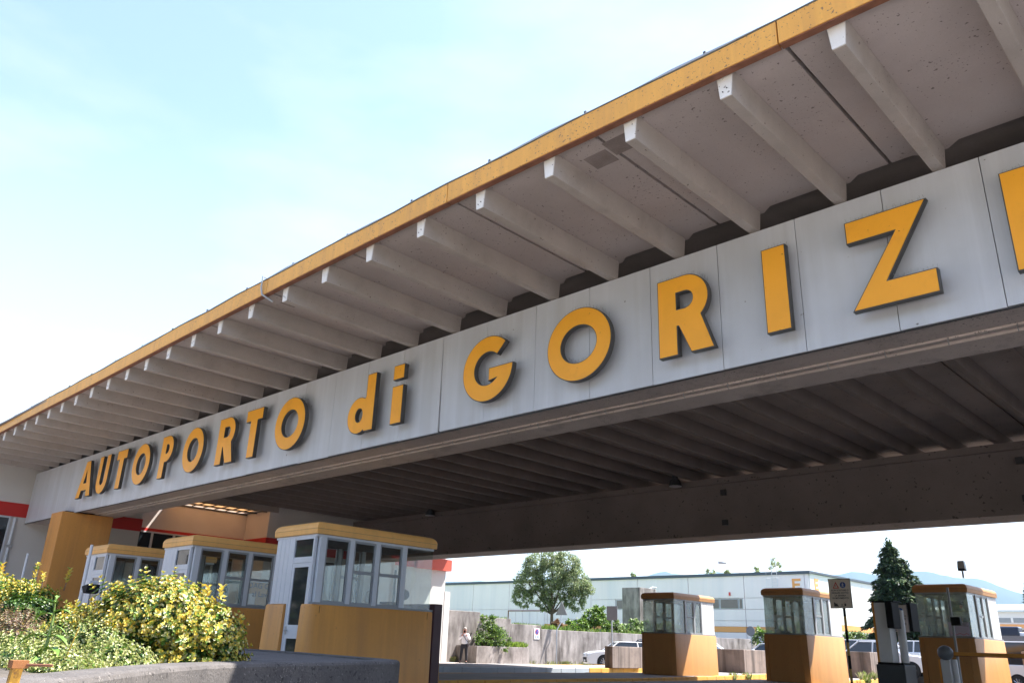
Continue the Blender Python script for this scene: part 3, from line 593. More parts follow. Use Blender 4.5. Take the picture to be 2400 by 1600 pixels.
# ------------------------------------------------------------------ customs building at the left
bl = thing('customs_building', 'long white building with red stripe and recessed bay behind the booths', 'building', (-37, 15, 0))
XW, XB = -34.92, -37.07
B(-48, XW, -6, 13.8, 0, 7.0).build('front_wing_wall', M_bwall, bl)
B(-48, XB, 13.802, 19.64, 0, 7.0).build('recess_wall', M_beige, bl)
B(-48, XW, 19.642, 30.9, 0, 6.89).build('rear_wing_wall', M_bwall, bl)
B(XB+.004, XW-.02, 19.636, 19.6415, 5.4, 7.0).build('return_wall_render', M_beige, bl)
MB().box(XW+.002, XW+.03, -6, 13.83, 5.02, 5.52).box(XW+.002, XW+.03, 19.61, 30.9, 4.85, 5.42).build('red_stripe', M_red, bl)
B(XB+.002, XB+.03, 13.82, 19.6, 5.30, 5.44).build('red_stripe', M_red, bl); B(XB+.035, XW+.03, 19.61, 19.635, 4.85, 5.42).build('red_stripe', M_red, bl)
B(XW-.2, XW+.25, 28.6, 31.1, 4.82, 5.42).build('stripe_hood', mat('faded_red_paint', (.62, .10, .06), .6, .05), bl)
B(-36, XW+.02, 30.9, 31.3, 0, 3.75).build('corner_step', M_bwall, bl)
def bwin(parent, x, y0, y1, z0, z1, panes=2):
    f = MB(); f.box(x, x+.06, y0-.06, y1+.06, z1, z1+.06).box(x, x+.06, y0-.06, y1+.06, z0-.06, z0).box(x, x+.06, y0-.06, y0, z0+.001, z1-.001).box(x, x+.06, y1, y1+.06, z0+.001, z1-.001)
    dyy = (y1-y0)/panes
    for k in range(1, panes): f.box(x, x+.06, y0+k*dyy-.05, y0+k*dyy+.05, z0+.001, z1-.001)
    o = f.build('window', M_alu, parent)
    for k in range(panes): B(x+.005, x+.02, y0+k*dyy+.052*(k > 0), y0+(k+1)*dyy-.052*(k < panes-1), z0+.002, z1-.002).build('pane', M_darkglass, o)
bwin(bl, XW+.002, 5.6, 8.9, 2.9, 4.95, 3); bwin(bl, XB+.002, 14.2, 19.2, 2.6, 5.25, 5); bwin(bl, XW+.002, 21, 23.5, 2.6, 4.6, 2); bwin(bl, XW+.002, 24.8, 27.4, 2.6, 4.6, 2)
# roof light over the bay
rl = thing('roof_light', 'glowing orange lattice roof light over the recessed bay', 'skylight', (-35.8, 17.65, 6.65))
for i in range(3):
    for j in range(7):
        x0 = XB+.01+i*.92; y0 = 15.68+j*.565; B(x0+.012, x0+.908, y0+.012, y0+.553, 6.70, 6.715).build('sheet', M_orangepoly, rl)
B(-34.3, -34.24, 15.6, 19.7, 6.5, 7.04).build('edge_beam', M_conc_in, rl)
for j in range(8): B(XB+.005, -34.301, 15.68+j*.565-(.03 if j == 0 else .02), 15.68+j*.565+.02, 6.65, 6.69).build('bar', M_dark, rl)
for i in range(4): B(XB+.02+i*.92-.02, XB+.02+i*.92+.02, 15.66, 19.63, 6.585, 6.648).build('beam', M_dark, rl)

# ------------------------------------------------------------------ retaining wall, planter box, terrace
ter = MB().prism([(-35.3, 31.3), (-35.3, 66.6), (-30, 66.6), (20, 66.6), (20, 80), (-120, 80), (-120, 31.3)], 'z', -.2, 2.0).build('terrace', mat('grassy_terrace', (.10, .15, .04), .95, .3, .8, fine=.3)); struct(ter)
rw = thing('retaining_wall', 'streaked concrete retaining wall stepping down behind the man', 'wall', (-35.1, 42, 0))
for y0, y1, zt in ((31.3, 33.75, 2.80), (33.76, 34.5, 2.56), (34.51, 36.3, 2.54), (36.31, 39.0, 2.28)):
    B(-35.3, -34.95, y0, y1-.01, 0, zt).build('wall_panel', M_wallc, rw, bevel=.02)
y = 39.0; zt = 2.07
while y < 66:
    B(-35.3, -34.95, y, min(y+5.98, 66), 0, zt).build('wall_panel', M_wallc, rw, bevel=.02); y += 6.0; zt += .03
B(-34.94, 20, 66.3, 66.55, 0, 1.55).build('far_wall_panel', M_wallc, rw)
pb = thing('planter_box', 'low concrete planter overflowing with a green bush beside the man', 'planter', (-34, 34.1, .13))
B(-33.42, -33.3, 32.0, 36.15, .13, 1.0).build('front_wall', M_wallc, pb, bevel=.015); B(-34.94, -33.425, 32.0, 32.12, .13, 1.0).build('side_wall', M_wallc, pb); B(-34.94, -33.425, 36.03, 36.15, .13, 1.0).build('side_wall', M_wallc, pb)
B(-34.94, -33.425, 32.125, 36.025, .13, .92).build('soil', M_soil, pb)
# blocks on the islands
for lab, x0, x1, y0, y1, z1 in (('mossy concrete planter block on the island left of the far booths', -24.85, -24.4, 32.2, 34.6, 1.23), ('mossy concrete planter block between the left and middle far booths', -21.6, -19.8, 36.1, 39.2, 1.29)):
    t = thing('concrete_block', lab, 'planter', ((x0+x1)/2, (y0+y1)/2, I), 'concrete planter blocks on the islands')
    B(x0, x1, y0, y0+.18, I, z1).build('end_wall', M_block, t, bevel=.02); B(x0, x1, y1-.18, y1, I, z1).build('end_wall', M_block, t, bevel=.02)
    if x1-x0 < 1: B(x0+.001, x1-.001, y0+.182, y1-.182, I, z1).build('middle_wall', M_block, t, bevel=.02); continue
    B(x1-.18, x1, y0+.182, y1-.182, I, z1).build('side_wall', M_block, t, bevel=.02); B(x0, x0+.18, y0+.182, y1-.182, I, z1).build('side_wall', M_block, t, bevel=.02)
    B(x0+.185, x1-.185, y0+.185, y1-.185, I, z1-.15).build('soil', M_soil, t)
t = thing('concrete_block', 'mossy concrete planter block with sloping wall right of the sign pole', 'planter', (-16, 41, I), 'concrete planter blocks on the islands')
B(-17.0, -15.1, 38.8, 38.98, I, 1.38).build('end_wall', M_block, t, bevel=.02)
MB().prism([(38.985, I), (38.985, 1.38), (40.2, 1.38), (44.4, .62), (44.4, I)], 'x', -15.28, -15.1).build('side_wall', M_block, t, bevel=.02)
MB().prism([(38.985, I), (38.985, 1.3), (40.2, 1.3), (44.4, .5), (44.4, I)], 'x', -17.0, -15.285).build('soil', M_soil, t)
t = thing('concrete_block', 'brown concrete planter block at the right edge behind the barrier arm', 'planter', (-6.5, 33, I), 'concrete planter blocks on the islands')
B(-7.6, -4.6, 32.3, 35.5, I, 1.52).build('block_wall', M_block, t, bevel=.02)
# kerb lines on road: worn white dashes
for x, y in ((-22.4, 18), (-22.5, 21.5), (-22.5, 25), (-22.6, 28.5)):
    MB().box(x, x+.12, y, y+1.8, .004, .006).build('road_dash', mat('worn_line_paint', (.42, .42, .42), .8, .3, 12)).__setitem__('kind', 'structure')

# ------------------------------------------------------------------ foliage tools
def leaf_mesh(name, pos, dirs, nors, length, width, cols, m, parent=None, fold=.25, label=None):
    """rhombic folded leaves: 4 verts, 2 triangles each, colour per leaf"""
    n = len(pos); pos = np.asarray(pos, float); d = np.asarray(dirs, float); d /= np.linalg.norm(d, axis=1, keepdims=True)+1e-9
    s = np.cross(d, nors); s /= np.linalg.norm(s, axis=1, keepdims=True)+1e-9; u = np.cross(s, d)
    Ln = np.broadcast_to(np.asarray(length), (n,))[:, None]; Wd = np.broadcast_to(np.asarray(width), (n,))[:, None]
    V = np.empty((n, 6, 3)); up = u*Wd*fold
    V[:, 0] = pos; V[:, 1] = pos+d*Ln*.35+s*Wd*.5+up; V[:, 2] = pos+d*Ln*.75+s*Wd*.42+up; V[:, 3] = pos+d*Ln-u*Ln*.08; V[:, 4] = pos+d*Ln*.75-s*Wd*.42+up; V[:, 5] = pos+d*Ln*.35-s*Wd*.5+up
    off = Vector((0, 0, 0)); q = parent
    while q is not None: off += q.location; q = q.parent
    V = V.reshape(-1, 3)-np.array(off)
    i = (np.arange(n)*6)[:, None]; F = np.concatenate([i+np.array([[0, 1, 2, 3]]), i+np.array([[0, 3, 4, 5]])], 1).reshape(-1)
    me = bpy.data.meshes.new(name); me.vertices.add(len(V)); me.vertices.foreach_set('co', V.ravel()); me.loops.add(len(F)); me.loops.foreach_set('vertex_index', F.astype(np.int32))
    me.polygons.add(2*n); me.polygons.foreach_set('loop_start', (np.arange(2*n)*4).astype(np.int32)); me.polygons.foreach_set('loop_total', np.full(2*n, 4, np.int32))
    me.update(); ca = me.color_attributes.new('Col', 'FLOAT_COLOR', 'POINT'); cc = np.ones((n, 6, 4)); cc[:, :, :3] = np.asarray(cols)[:, None, :]
    ca.data.foreach_set('color', cc.ravel()); me.materials.append(m); me.validate()
    o = bpy.data.objects.new(name, me); COL.objects.link(o); o.parent = parent
    if label: o['label'] = label
    return o
def unit(n): v = rng.normal(size=(n, 3)); return v/np.linalg.norm(v, axis=1, keepdims=True)
def pick(cols, n, jit=.12, p=None):
    c = np.array(cols)[rng.choice(len(cols), n, p=p)]; return np.clip(c*(1+rng.normal(0, jit, (n, 1)))+rng.normal(0, .008, (n, 3)), .004, .95)
def shrub(t, centers, n_tw, leaf_l, leaf_w, cols, name='foliage', whorl=5, layers=3, m=M_glossleaf, inner=None, gap=.055, zmin=None, p=None):
    """twigs radiating from lumps (cx,cy,cz,rx,ry,rz); whorls of leaves along each twig tip"""
    P, D, Nn, C, Ls = [], [], [], [], []
    tot = sum(c[3]*c[5] for c in centers)
    tw = MB()
    for c in centers:
        k = int(n_tw*c[3]*c[5]/tot); v = unit(k); v[:, 2] = np.abs(v[:, 2])*1.0-.25*(rng.random(k) < .45)*np.abs(v[:, 2])*2.2
        rr_ = rng.uniform(.70, 1.06, k)**.7; rr_ *= 1+.10*np.sin(7*v[:, 0]+3*v[:, 2]+c[0]*9)*np.sin(6*v[:, 1]+c[1]*7); rr_ += (rng.random(k) < .06)*.18; gapm = np.sin(11*v[:, 0]+c[0]*5)*np.sin(9*v[:, 2]+2)*np.sin(10*v[:, 1]+c[1]*3) > .62
        tip = np.array(c[:3])+v*np.array(c[3:])*rr_[:, None]
        dr = v*np.array([1, 1, .8])+np.array([0, 0, .45]); dr /= np.linalg.norm(dr, axis=1, keepdims=True)
        for i in range(k):
            if (zmin is not None and tip[i, 2] < zmin) or (gapm[i] and rng.random() < .8): continue
            if i % 6 == 0: tw.tube([tuple(tip[i]-dr[i]*.25), tuple(tip[i])], .004, 3)
            a = dr[i]; b = np.cross(a, [0.3, .5, .8]); b /= np.linalg.norm(b); e = np.cross(a, b)
            for ly in range(layers):
                for q in range(whorl):
                    an = 6.283*(q+.5*ly+rng.random()*.3)/whorl; sp = .35+.35*ly
                    dd = a*(1-sp*.6)+(b*math.cos(an)+e*math.sin(an))*(sp+.25)
                    P.append(tip[i]-a*gap*ly); D.append(dd); Nn.append(a); C.append(ly); Ls.append(rng.uniform(.75, 1.1)*(.8+.15*ly))
    n = len(P); C = np.array(C); Ls = np.array(Ls); base = pick(cols, n, .14, p)
    if inner is not None:
        q = rng.random(n) < np.where(C == 0, .06, np.where(C == 1, .3, .62)); base[q] = pick(inner, int(q.sum()), .2)
    o = leaf_mesh(name, P, D, Nn, leaf_l*Ls, leaf_w*Ls, base, m, t)
    if tw.v: tw.build('stem', M_bark, t)
    return o
YEL = [(.72, .58, .10), (.78, .66, .18), (.70, .48, .06), (.46, .48, .10), (.80, .74, .40), (.26, .36, .07)]
GRN = [(.06, .13, .02), (.04, .09, .015), (.10, .19, .03)]
PALE = [(.55, .54, .22), (.62, .62, .36), (.42, .46, .14), (.30, .38, .10)]
# ------------------------------------------------------------------ foreground planter
pl = thing('concrete_planter', 'large weathered concrete planter in the foreground, right end in shadow', 'planter', (-7, 3.5, 0))
front = [(-1.6, -.5), (-2.6, .36), (-3.32, .95), (-3.58, 1.16), (-4.0, 1.48), (-4.4, 1.79), (-4.95, 2.25), (-5.4, 2.70), (-5.75, 3.2), (-6.0, 3.75), (-6.25, 4.35), (-6.5, 4.9), (-6.73, 5.35), (-6.95, 5.6), (-7.4, 5.74)]
back = [(-8.6, 5.95), (-9.6, 6.15), (-10.6, 6.2), (-14, 6.3), (-16, 5), (-16, -1), (-4, -2.6)]
def insetp(pts, d):
    out = []; n = len(pts)
    for i in range(n):
        a, b, e = Vector(pts[i-1]), Vector(pts[i]), Vector(pts[(i+1) % n]); d1 = (b-a).normalized(); d2 = (e-b).normalized()
        n1 = Vector((-d1.y, d1.x)); n2 = Vector((-d2.y, d2.x)); m_ = (n1+n2).normalized(); out.append(tuple(b-m_*d/max(.4, m_.dot(n1))))
    return out
poly = front+back   # clockwise seen from above? decided by area sign
ar = sum(poly[i-1][0]*poly[i][1]-poly[i][0]*poly[i-1][1] for i in range(len(poly)))
sg = -1 if ar > 0 else 1
def ins(d): return insetp(poly, sg*d)
def ringz(d, z): return [(q[0], q[1], z) for q in ins(d)]
m = MB(); m.loft([ringz(0, 0), ringz(0, .97), ringz(.012, .99), ringz(.035, 1.0), ringz(.24, 1.0), ringz(.25, .93)], cap=False); m.build('rim_wall', M_planter, pl, smooth=False)
MB().prism(ins(.23), 'z', .3, .94).build('soil', M_soil, pl)
MB().prism([(-6.72, 3.9), (-7.2, 5.40), (-8.6, 5.72), (-10.6, 5.95), (-10.9, 4.3), (-8.8, 4.0)], 'z', .9, .985).build('cap_slab', M_planter, pl, bevel=.02)
# shrubs
def bush(label, centers, **k):
    c = centers[0]; t = thing('shrub', label, 'shrub', (c[0], c[1], .94), k.pop('group', None)); shrub(t, centers, **k); return t
bush('large rounded bush with bright yellow variegated leaves in the foreground planter', [(-6.70, 2.92, 1.16, .56, .56, .43), (-6.44, 3.12, 1.08, .38, .38, .34), (-7.12, 2.66, 1.08, .42, .42, .33), (-6.64, 2.92, 1.28, .35, .35, .27), (-6.54, 3.06, .98, .48, .48, .22)],
     n_tw=3600, leaf_l=.038, leaf_w=.023, cols=YEL, inner=GRN, zmin=.93, layers=4, gap=.028)
bush('pale cream variegated small leaved shrub at the foot of the big yellow bush', [(-6.6, 2.42, 1.03, .34, .28, .22), (-6.1, 2.4, .97, .30, .26, .16), (-7.05, 2.45, 1.06, .35, .3, .22), (-6.5, 2.2, .96, .4, .25, .12)],
     n_tw=1900, leaf_l=.026, leaf_w=.016, cols=PALE, inner=GRN, zmin=.93, layers=4, gap=.022)
bush('low cream and green ground shrub at the left of the foreground planter', [(-5.75, 1.95, .95, .38, .26, .10), (-6.4, 2.0, .96, .5, .3, .14), (-7.2, 2.15, .98, .5, .35, .18), (-5.35, 1.95, .94, .2, .15, .07)],
     n_tw=1300, leaf_l=.026, leaf_w=.015, cols=PALE, inner=GRN, zmin=.93, layers=4, gap=.022)
bush('yellow and green bush at the left edge with tall shoots', [(-11.8, 3.0, 1.46, .58, .5, .32), (-11.3, 3.25, 1.44, .36, .36, .26), (-12.3, 2.9, 1.4, .5, .5, .34)],
     n_tw=1700, leaf_l=.044, leaf_w=.026, cols=YEL[:4]+[(.16, .26, .04), (.10, .2, .03)], inner=GRN, zmin=.95, layers=4, gap=.035)
bush('dark green lower part of the bush beside the yellow pier', [(-10.5, 3.1, 1.20, .38, .38, .30), (-10.8, 3.2, 1.15, .45, .42, .3)],
     n_tw=800, leaf_l=.05, leaf_w=.03, cols=GRN+[(.12, .2, .04)], inner=GRN, zmin=.95, layers=4, gap=.03)
bush('withered reddish brown twiggy shrub at the left edge', [(-9.3, 2.65, 1.10, .36, .35, .24), (-9.8, 2.6, 1.12, .35, .35, .24)],
     n_tw=1000, leaf_l=.022, leaf_w=.009, cols=[(.20, .12, .09), (.26, .17, .12), (.14, .09, .07), (.40, .28, .10), (.12, .16, .05)], inner=None, zmin=.94, layers=3, gap=.02)
# tall shoots sticking out of the bushes
sh = []
def shoots(t, bases, hgt, ll, cols, name='shoot'):
    P, D, Nn, C = [], [], [], []; tw = MB()
    for b in bases:
        lean = np.array([rng.uniform(-.15, .15), rng.uniform(-.15, .15), 1]); h = hgt*rng.uniform(.7, 1.15)
        tw.tube([tuple(b), tuple(np.array(b)+lean*h)], [.006, .003], 4)
        for k in range(int(h/.022)):
            z = k*.022
            if z < h*.25: continue
            for q in range(2):
                a = k*1.57+q*3.14+rng.uniform(-.3, .3); P.append(np.array(b)+lean*z); D.append((math.cos(a), math.sin(a), .9)); Nn.append((0, 0, 1)); C.append(0)
    n = len(P); leaf_mesh(name, P, D, Nn, ll*rng.uniform(.7, 1.1, n), ll*.55, pick(cols, n, .12), M_glossleaf, t); tw.build('stem', M_bark, t)
bushes = [o for o in bpy.data.objects if o.name.startswith('shrub')]
for q_ in [(-6.85, 2.98, 1.46), (-6.8, 3.02, 1.48), (-6.5, 3.2, 1.42), (-6.4, 3.25, 1.38), (-7.2, 2.75, 1.28), (-7.05, 2.72, 1.32), (-6.18, 3.35, 1.22), (-6.1, 3.3, 1.05)]: shoots(bushes[0], [q_], .17, .055, YEL[:3]+[(.3, .4, .08)])
for q_ in [(-10.9, 3.3, 1.62), (-11.5, 3.0, 1.68), (-10.75, 3.5, 1.60), (-11.8, 2.9, 1.7), (-10.95, 3.2, 1.66)]: shoots(bushes[3], [q_], .24, .06, YEL[:3]+[(.2, .3, .06)])
# sow thistle with large leaves
th = thing('thistle_plant', 'tall green weed with long jagged leaves rising in front of the shrubs', 'weed', (-5.95, 1.90, .93))
MB().tube([(-5.95, 1.90, .93), (-5.93, 1.90, 1.1), (-5.95, 1.91, 1.25), (-5.93, 1.89, 1.38)], [.012, .01, .007, .004], 6).build('stem', mat('weed_stem', (.18, .26, .07), .6, .1, 6), th)
M_weed = mat('weed_leaf', (.15, .27, .045), .45, .15, 20)
def bigleaf(b, az, el, ln, wd):
    m = MB(); L_ = []; R_ = []; c = Vector(b); n = 9
    for k in range(n+1):
        u = k/n; e2 = el-u*1.1; 
        if k: c = c+Vector((math.cos(az)*math.cos(e2), math.sin(az)*math.cos(e2), math.sin(e2)))*ln/n
        w_ = wd*math.sin(math.pi*min(1, u*.92+.06))**.8*(1 if k % 2 else .72); s = Vector((-math.sin(az), math.cos(az), 0))
        L_.append(c+s*w_/2+Vector((0, 0, w_*.22))); R_.append(c-s*w_/2+Vector((0, 0, w_*.22))); 
        m.v += [tuple(L_[-1]), tuple(c), tuple(R_[-1])]
    for k in range(n): i = k*3; m.f += [(i, i+1, i+4, i+3), (i+1, i+2, i+5, i+4)]
    return m
for z, az, el, ln, wd in ((1.36, 2.6, .9, .09, .03), (1.33, -.3, .8, .10, .03), (1.27, 3.6, .35, .15, .04), (1.28, .6, .6, .14, .04), (1.2, 1.0, .2, .12, .035), (1.14, 3.9, .3, .20, .05), (1.13, .4, .4, .20, .05), (1.06, 3.2, -.1, .24, .06), (1.05, .1, .5, .22, .06), (1.0, -.6, .4, .22, .06), (.99, 4.4, .3, .2, .055), (.97, 1.3, .6, .18, .05), (.96, 5.2, .5, .2, .055), (.95, 2.4, .4, .2, .05)):
    bigleaf((-5.95, 1.90, z), az, el, ln, wd).build('leaf', M_weed, th)
MB().tube([(-5.83, 1.98, .93), (-5.80, 2.0, 1.08), (-5.78, 2.02, 1.2)], .004, 5).build('dry_shoot', mat('dry_shoot_ochre', (.55, .36, .06), .7, .1, 9), th)
# rusty yellow post
rpz = thing('barrier_post', 'rusty yellow steel post with bolt at the lower left corner', 'post', (-2.9, .86, 0))
MB().loft([[(-2.9+dx*.014-(1.075-z)*.12, .86+dy*.014-(1.075-z)*.02, z) for dx, dy in ((-1, -1), (1, -1), (1, 1), (-1, 1))] for z in (.4, 1.077)]).build('upright', mat('worn_yellow_steel', (.60, .32, .04), .55, .15, 12, splotch=(14, .52, .6, (.12, .04, .02), .9)), rpz)
MB().box(-2.923, -2.879, .84, .885, 1.078, 1.10).build('head', mat('rusty_orange_steel', (.33, .13, .04), .7, .25, 20, splotch=(20, .5, .6, (.10, .03, .02), .9)), rpz)
MB().tube([(-2.88, .88, 1.088), (-2.84, .94, 1.088)], .004, 6).build('bolt', M_rust, rpz)

# ------------------------------------------------------------------ trees and hedges
def tree(name, label, cat, base, h_trunk, crown, n, ll, lw, cols, m=M_leaf, group=None, tr=.14):
    t = thing(name, label, cat, base, group); b = Vector(base)
    m_ = MB(); m_.tube([b, b+Vector((.03, .02, h_trunk*.5)), b+Vector((0, .05, h_trunk)), b+Vector((.05, 0, h_trunk*1.7))], [tr, tr*.8, tr*.65, tr*.3], 8)
    P, D, C = [], [], []
    for c in crown:
        c0 = np.array(base)+np.array(c[:3]); m_.tube([b+Vector((0, .03, h_trunk*.8)), (b+Vector((0, .03, h_trunk)))*.5+Vector(c0)*.5+Vector((0, 0, -.1)), Vector(c0)], [tr*.5, tr*.3, tr*.12], 5)
        k = int(n*c[3]**2/sum(q[3]**2 for q in crown)); nc = max(6, k//26)
        v = unit(nc); rr_ = rng.uniform(.35, 1.0, nc)**.5
        cl = c0+v*rr_[:, None]*c[3]*np.array([1, 1, c[4] if len(c) > 4 else .85])
        idx = rng.integers(0, nc, k); pp = cl[idx]+rng.normal(0, c[3]*.10, (k, 3)); P.append(pp); dd = unit(k)*.9+v[idx]*.5; dd[:, 2] -= .25; D.append(dd)
        for i in range(0, nc, 5): m_.tube([tuple(c0), tuple(cl[i])], .012, 3)
    P = np.concatenate(P); D = np.concatenate(D); k = len(P)
    leaf_mesh('crown', P, D, unit(k)*.6+np.array([0, 0, 1]), ll*rng.uniform(.6, 1.2, k), lw*rng.uniform(.7, 1.2, k), pick(cols, k, .22), m, t)
    m_.build('trunk', M_bark, t); return t
LEAFG = [(.21, .27, .12), (.15, .20, .09), (.27, .33, .15), (.32, .37, .19)]
BRT = [(.16, .27, .04), (.10, .19, .03), (.22, .34, .06), (.07, .13, .02)]
tree('leafy_tree', 'round airy green tree standing behind the retaining wall', 'tree', (-39.6, 45.2, 2.0), 1.5,
     [(0, 0, 3.9, 1.25), (-1.25, -1.1, 3.3, 1.05), (1.2, 1.1, 3.4, 1.1), (-.9, -.8, 4.6, .95), (.8, .8, 4.7, .95), (-1.5, -1.4, 2.3, .75), (1.2, 1.1, 2.2, .85), (0, 0, 5.0, .85), (0, 0, 2.6, .9), (-.3, -.4, 1.9, .6), (1.7, 1.5, 3.0, .7)], 24000, .14, .07, LEAFG)
for lab, base, cr, cols, n in (
    ('pale feathery young tree of heaven above the wall hedge', (-36.4, 46.0, 2.1), [(0, 0, .9, .8), (.3, .5, .55, .6), (-.3, -.6, .6, .55), (.2, .3, 1.3, .5)], BRT, 2600),
    ('dark green bush on the wall left of the tall concrete block', (-36.2, 47.6, 2.0), [(0, 0, .35, .7), (0, .9, .3, .6)], LEAFG+BRT, 2200),
    ('bright green shrub on the wall under the round tree', (-36.1, 43.2, 2.0), [(0, 0, .3, .5), (0, .9, .35, .55)], BRT, 1800),
    ('brown withered shrub on the wall right of the tree trunk', (-36.3, 42.0, 2.0), [(0, 0, .3, .4)], [(.16, .09, .05), (.2, .13, .07)], 700),
    ('green hedge bush on the wall beside the left far booth', (-36.2, 50.6, 2.1), [(0, 0, .3, .75), (0, 1.3, .3, .7)], LEAFG+BRT, 2600),
    ('dense bush right behind the corner of the left far booth', (-36.2, 54, 2.1), [(0, 0, .35, .85), (0, 1.6, .3, .8)], LEAFG, 2600)):
    tree('bush', lab, 'bush', base, .2, cr, n, .17, .10, cols, group='bushes growing on top of the retaining wall', tr=.04)
for i, (lab, x, r_) in enumerate((('rough hedge bush right of the left far booth', -33.0, .9), ('second hedge bush below the white warehouse windows', -31.2, .85), ('hedge bush beside the round grey sign', -29.5, .8), ('rounded hedge bush left of the middle far booth', -27.3, .9), ('low hedge bush left of the middle booth', -25.6, .8))):
    tree('bush', lab, 'bush', (x, 63.4, 1.9), .1, [(0, 0, .35, r_), (.8, .3, .2, r_*.8)], 1900, .2, .12, BRT+LEAFG, group='hedge in front of the warehouse', tr=.05)
tree('bush', 'dark round bush standing left of the middle far booth roof', 'bush', (-28.0, 60.2, 2.0), .3, [(0, 0, .9, .75), (.5, .2, .6, .6)], 2000, .16, .1, LEAFG, tr=.06)
tree('bush', 'green climbing bush spilling out of the planter box beside the man', 'bush', (-34.0, 33.9, .92), .3, [(0, -.1, .55, .85), (0, -.7, .25, .6), (-.1, .6, .5, .65), (-.3, -.1, 1.25, .55), (.1, -1.1, .1, .35), (.6, .2, -.1, .3)], 5200, .10, .07, BRT+[(.05, .10, .02), (.04, .08, .02)], tr=.04)
bt0 = tree('leafy_tree', 'broad leafy tree added out of view to block low sky', 'tree', (-62, -24, 0), 3.0, [(0, 0, 6.5, 3.6), (-2.6, 1, 5.2, 2.6), (2.8, -1, 5.4, 2.8), (0, 0, 9.0, 2.6), (0, 2, 3.6, 2.6), (1, -2, 3.2, 2.4)], 9000, .55, .40, LEAFG, group='added row of unseen trees screening the low sky', tr=.3)  # unseen tree row added to block low sky and darken the booth fronts
for i_ in range(1, 14):
    c_ = copy_tree(bt0); c_.location = (-62+i_*7.2+rng.uniform(-1, 1), -24+rng.uniform(-3, 3), 0); c_.rotation_euler.z = i_*1.3; sc_ = rng.uniform(.9, 1.2); c_.scale = (sc_, sc_, sc_)
# weeds and grass as stuff
def grass(name, label, spots, n, h, cols, cat='grass', clump=True):
    P, D, Ls = [], [], []
    for x0, x1, y0, y1, z in spots:
        k = int(n*max(.3, (x1-x0)*(y1-y0))**.5); cx_ = rng.uniform(0, 1, (max(3, k//22), 2)); ii = rng.integers(0, len(cx_), k); uu = np.clip(cx_[ii]+rng.normal(0, .02, (k, 2)), 0, 1); P.append(np.c_[x0+uu[:, 0]*(x1-x0), y0+uu[:, 1]*(y1-y0), np.full(k, z)]); d = rng.normal(0, .35, (k, 3)); d[:, 2] = 1; D.append(d)
    P = np.concatenate(P); D = np.concatenate(D); k = len(P)
    o = leaf_mesh(name, P, D, unit(k), h*rng.uniform(.4, 1.2, k), h*.09, pick(cols, k, .2), M_leaf); tag(o, label, cat); stuff(o); return o
grass('grass', 'bright grass growing along the top of the retaining wall', [(-35.9, -35.25, 31.6, 39, 2.0), (-36.6, -35.3, 33.7, 36.4, 2.35), (-36.6, -35.3, 36.4, 41.5, 2.05), (-36.2, -35.3, 41, 60, 2.0)], 420, .34, [(.22, .34, .06), (.30, .38, .10), (.16, .27, .05)])
grass('grass', 'tall grass in the planter box right of its bush', [(-34.8, -33.4, 34.6, 36.0, .9)], 900, .38, [(.25, .38, .06), (.30, .42, .08)])
grass('weeds', 'weeds at the foot of the retaining wall', [(-34.9, -34.6, 36.7, 50, 0), (-34.9, -34.75, 31.4, 32, .13), (-34.9, -34.5, 40.9, 41.1, 0), (-34.9, -34.4, 44.0, 44.3, 0)], 160, .3, [(.25, .30, .08), (.18, .24, .06), (.34, .30, .14)], 'weeds')
grass('weeds', 'weeds growing out of the island kerbs', [(-18.25, -18.0, 31.9, 32.2, .05), (-18.6, -18.3, 33.6, 33.9, .05), (-14.6, -14.1, 35, 38, .28), (-14.7, -14.4, 39, 41, .28), (-8.0, -6.9, 33.5, 35, .28), (-13.6, -12.9, 33.3, 33.7, .2)], 120, .34, [(.25, .32, .08), (.18, .26, .06), (.36, .36, .2)], 'weeds')
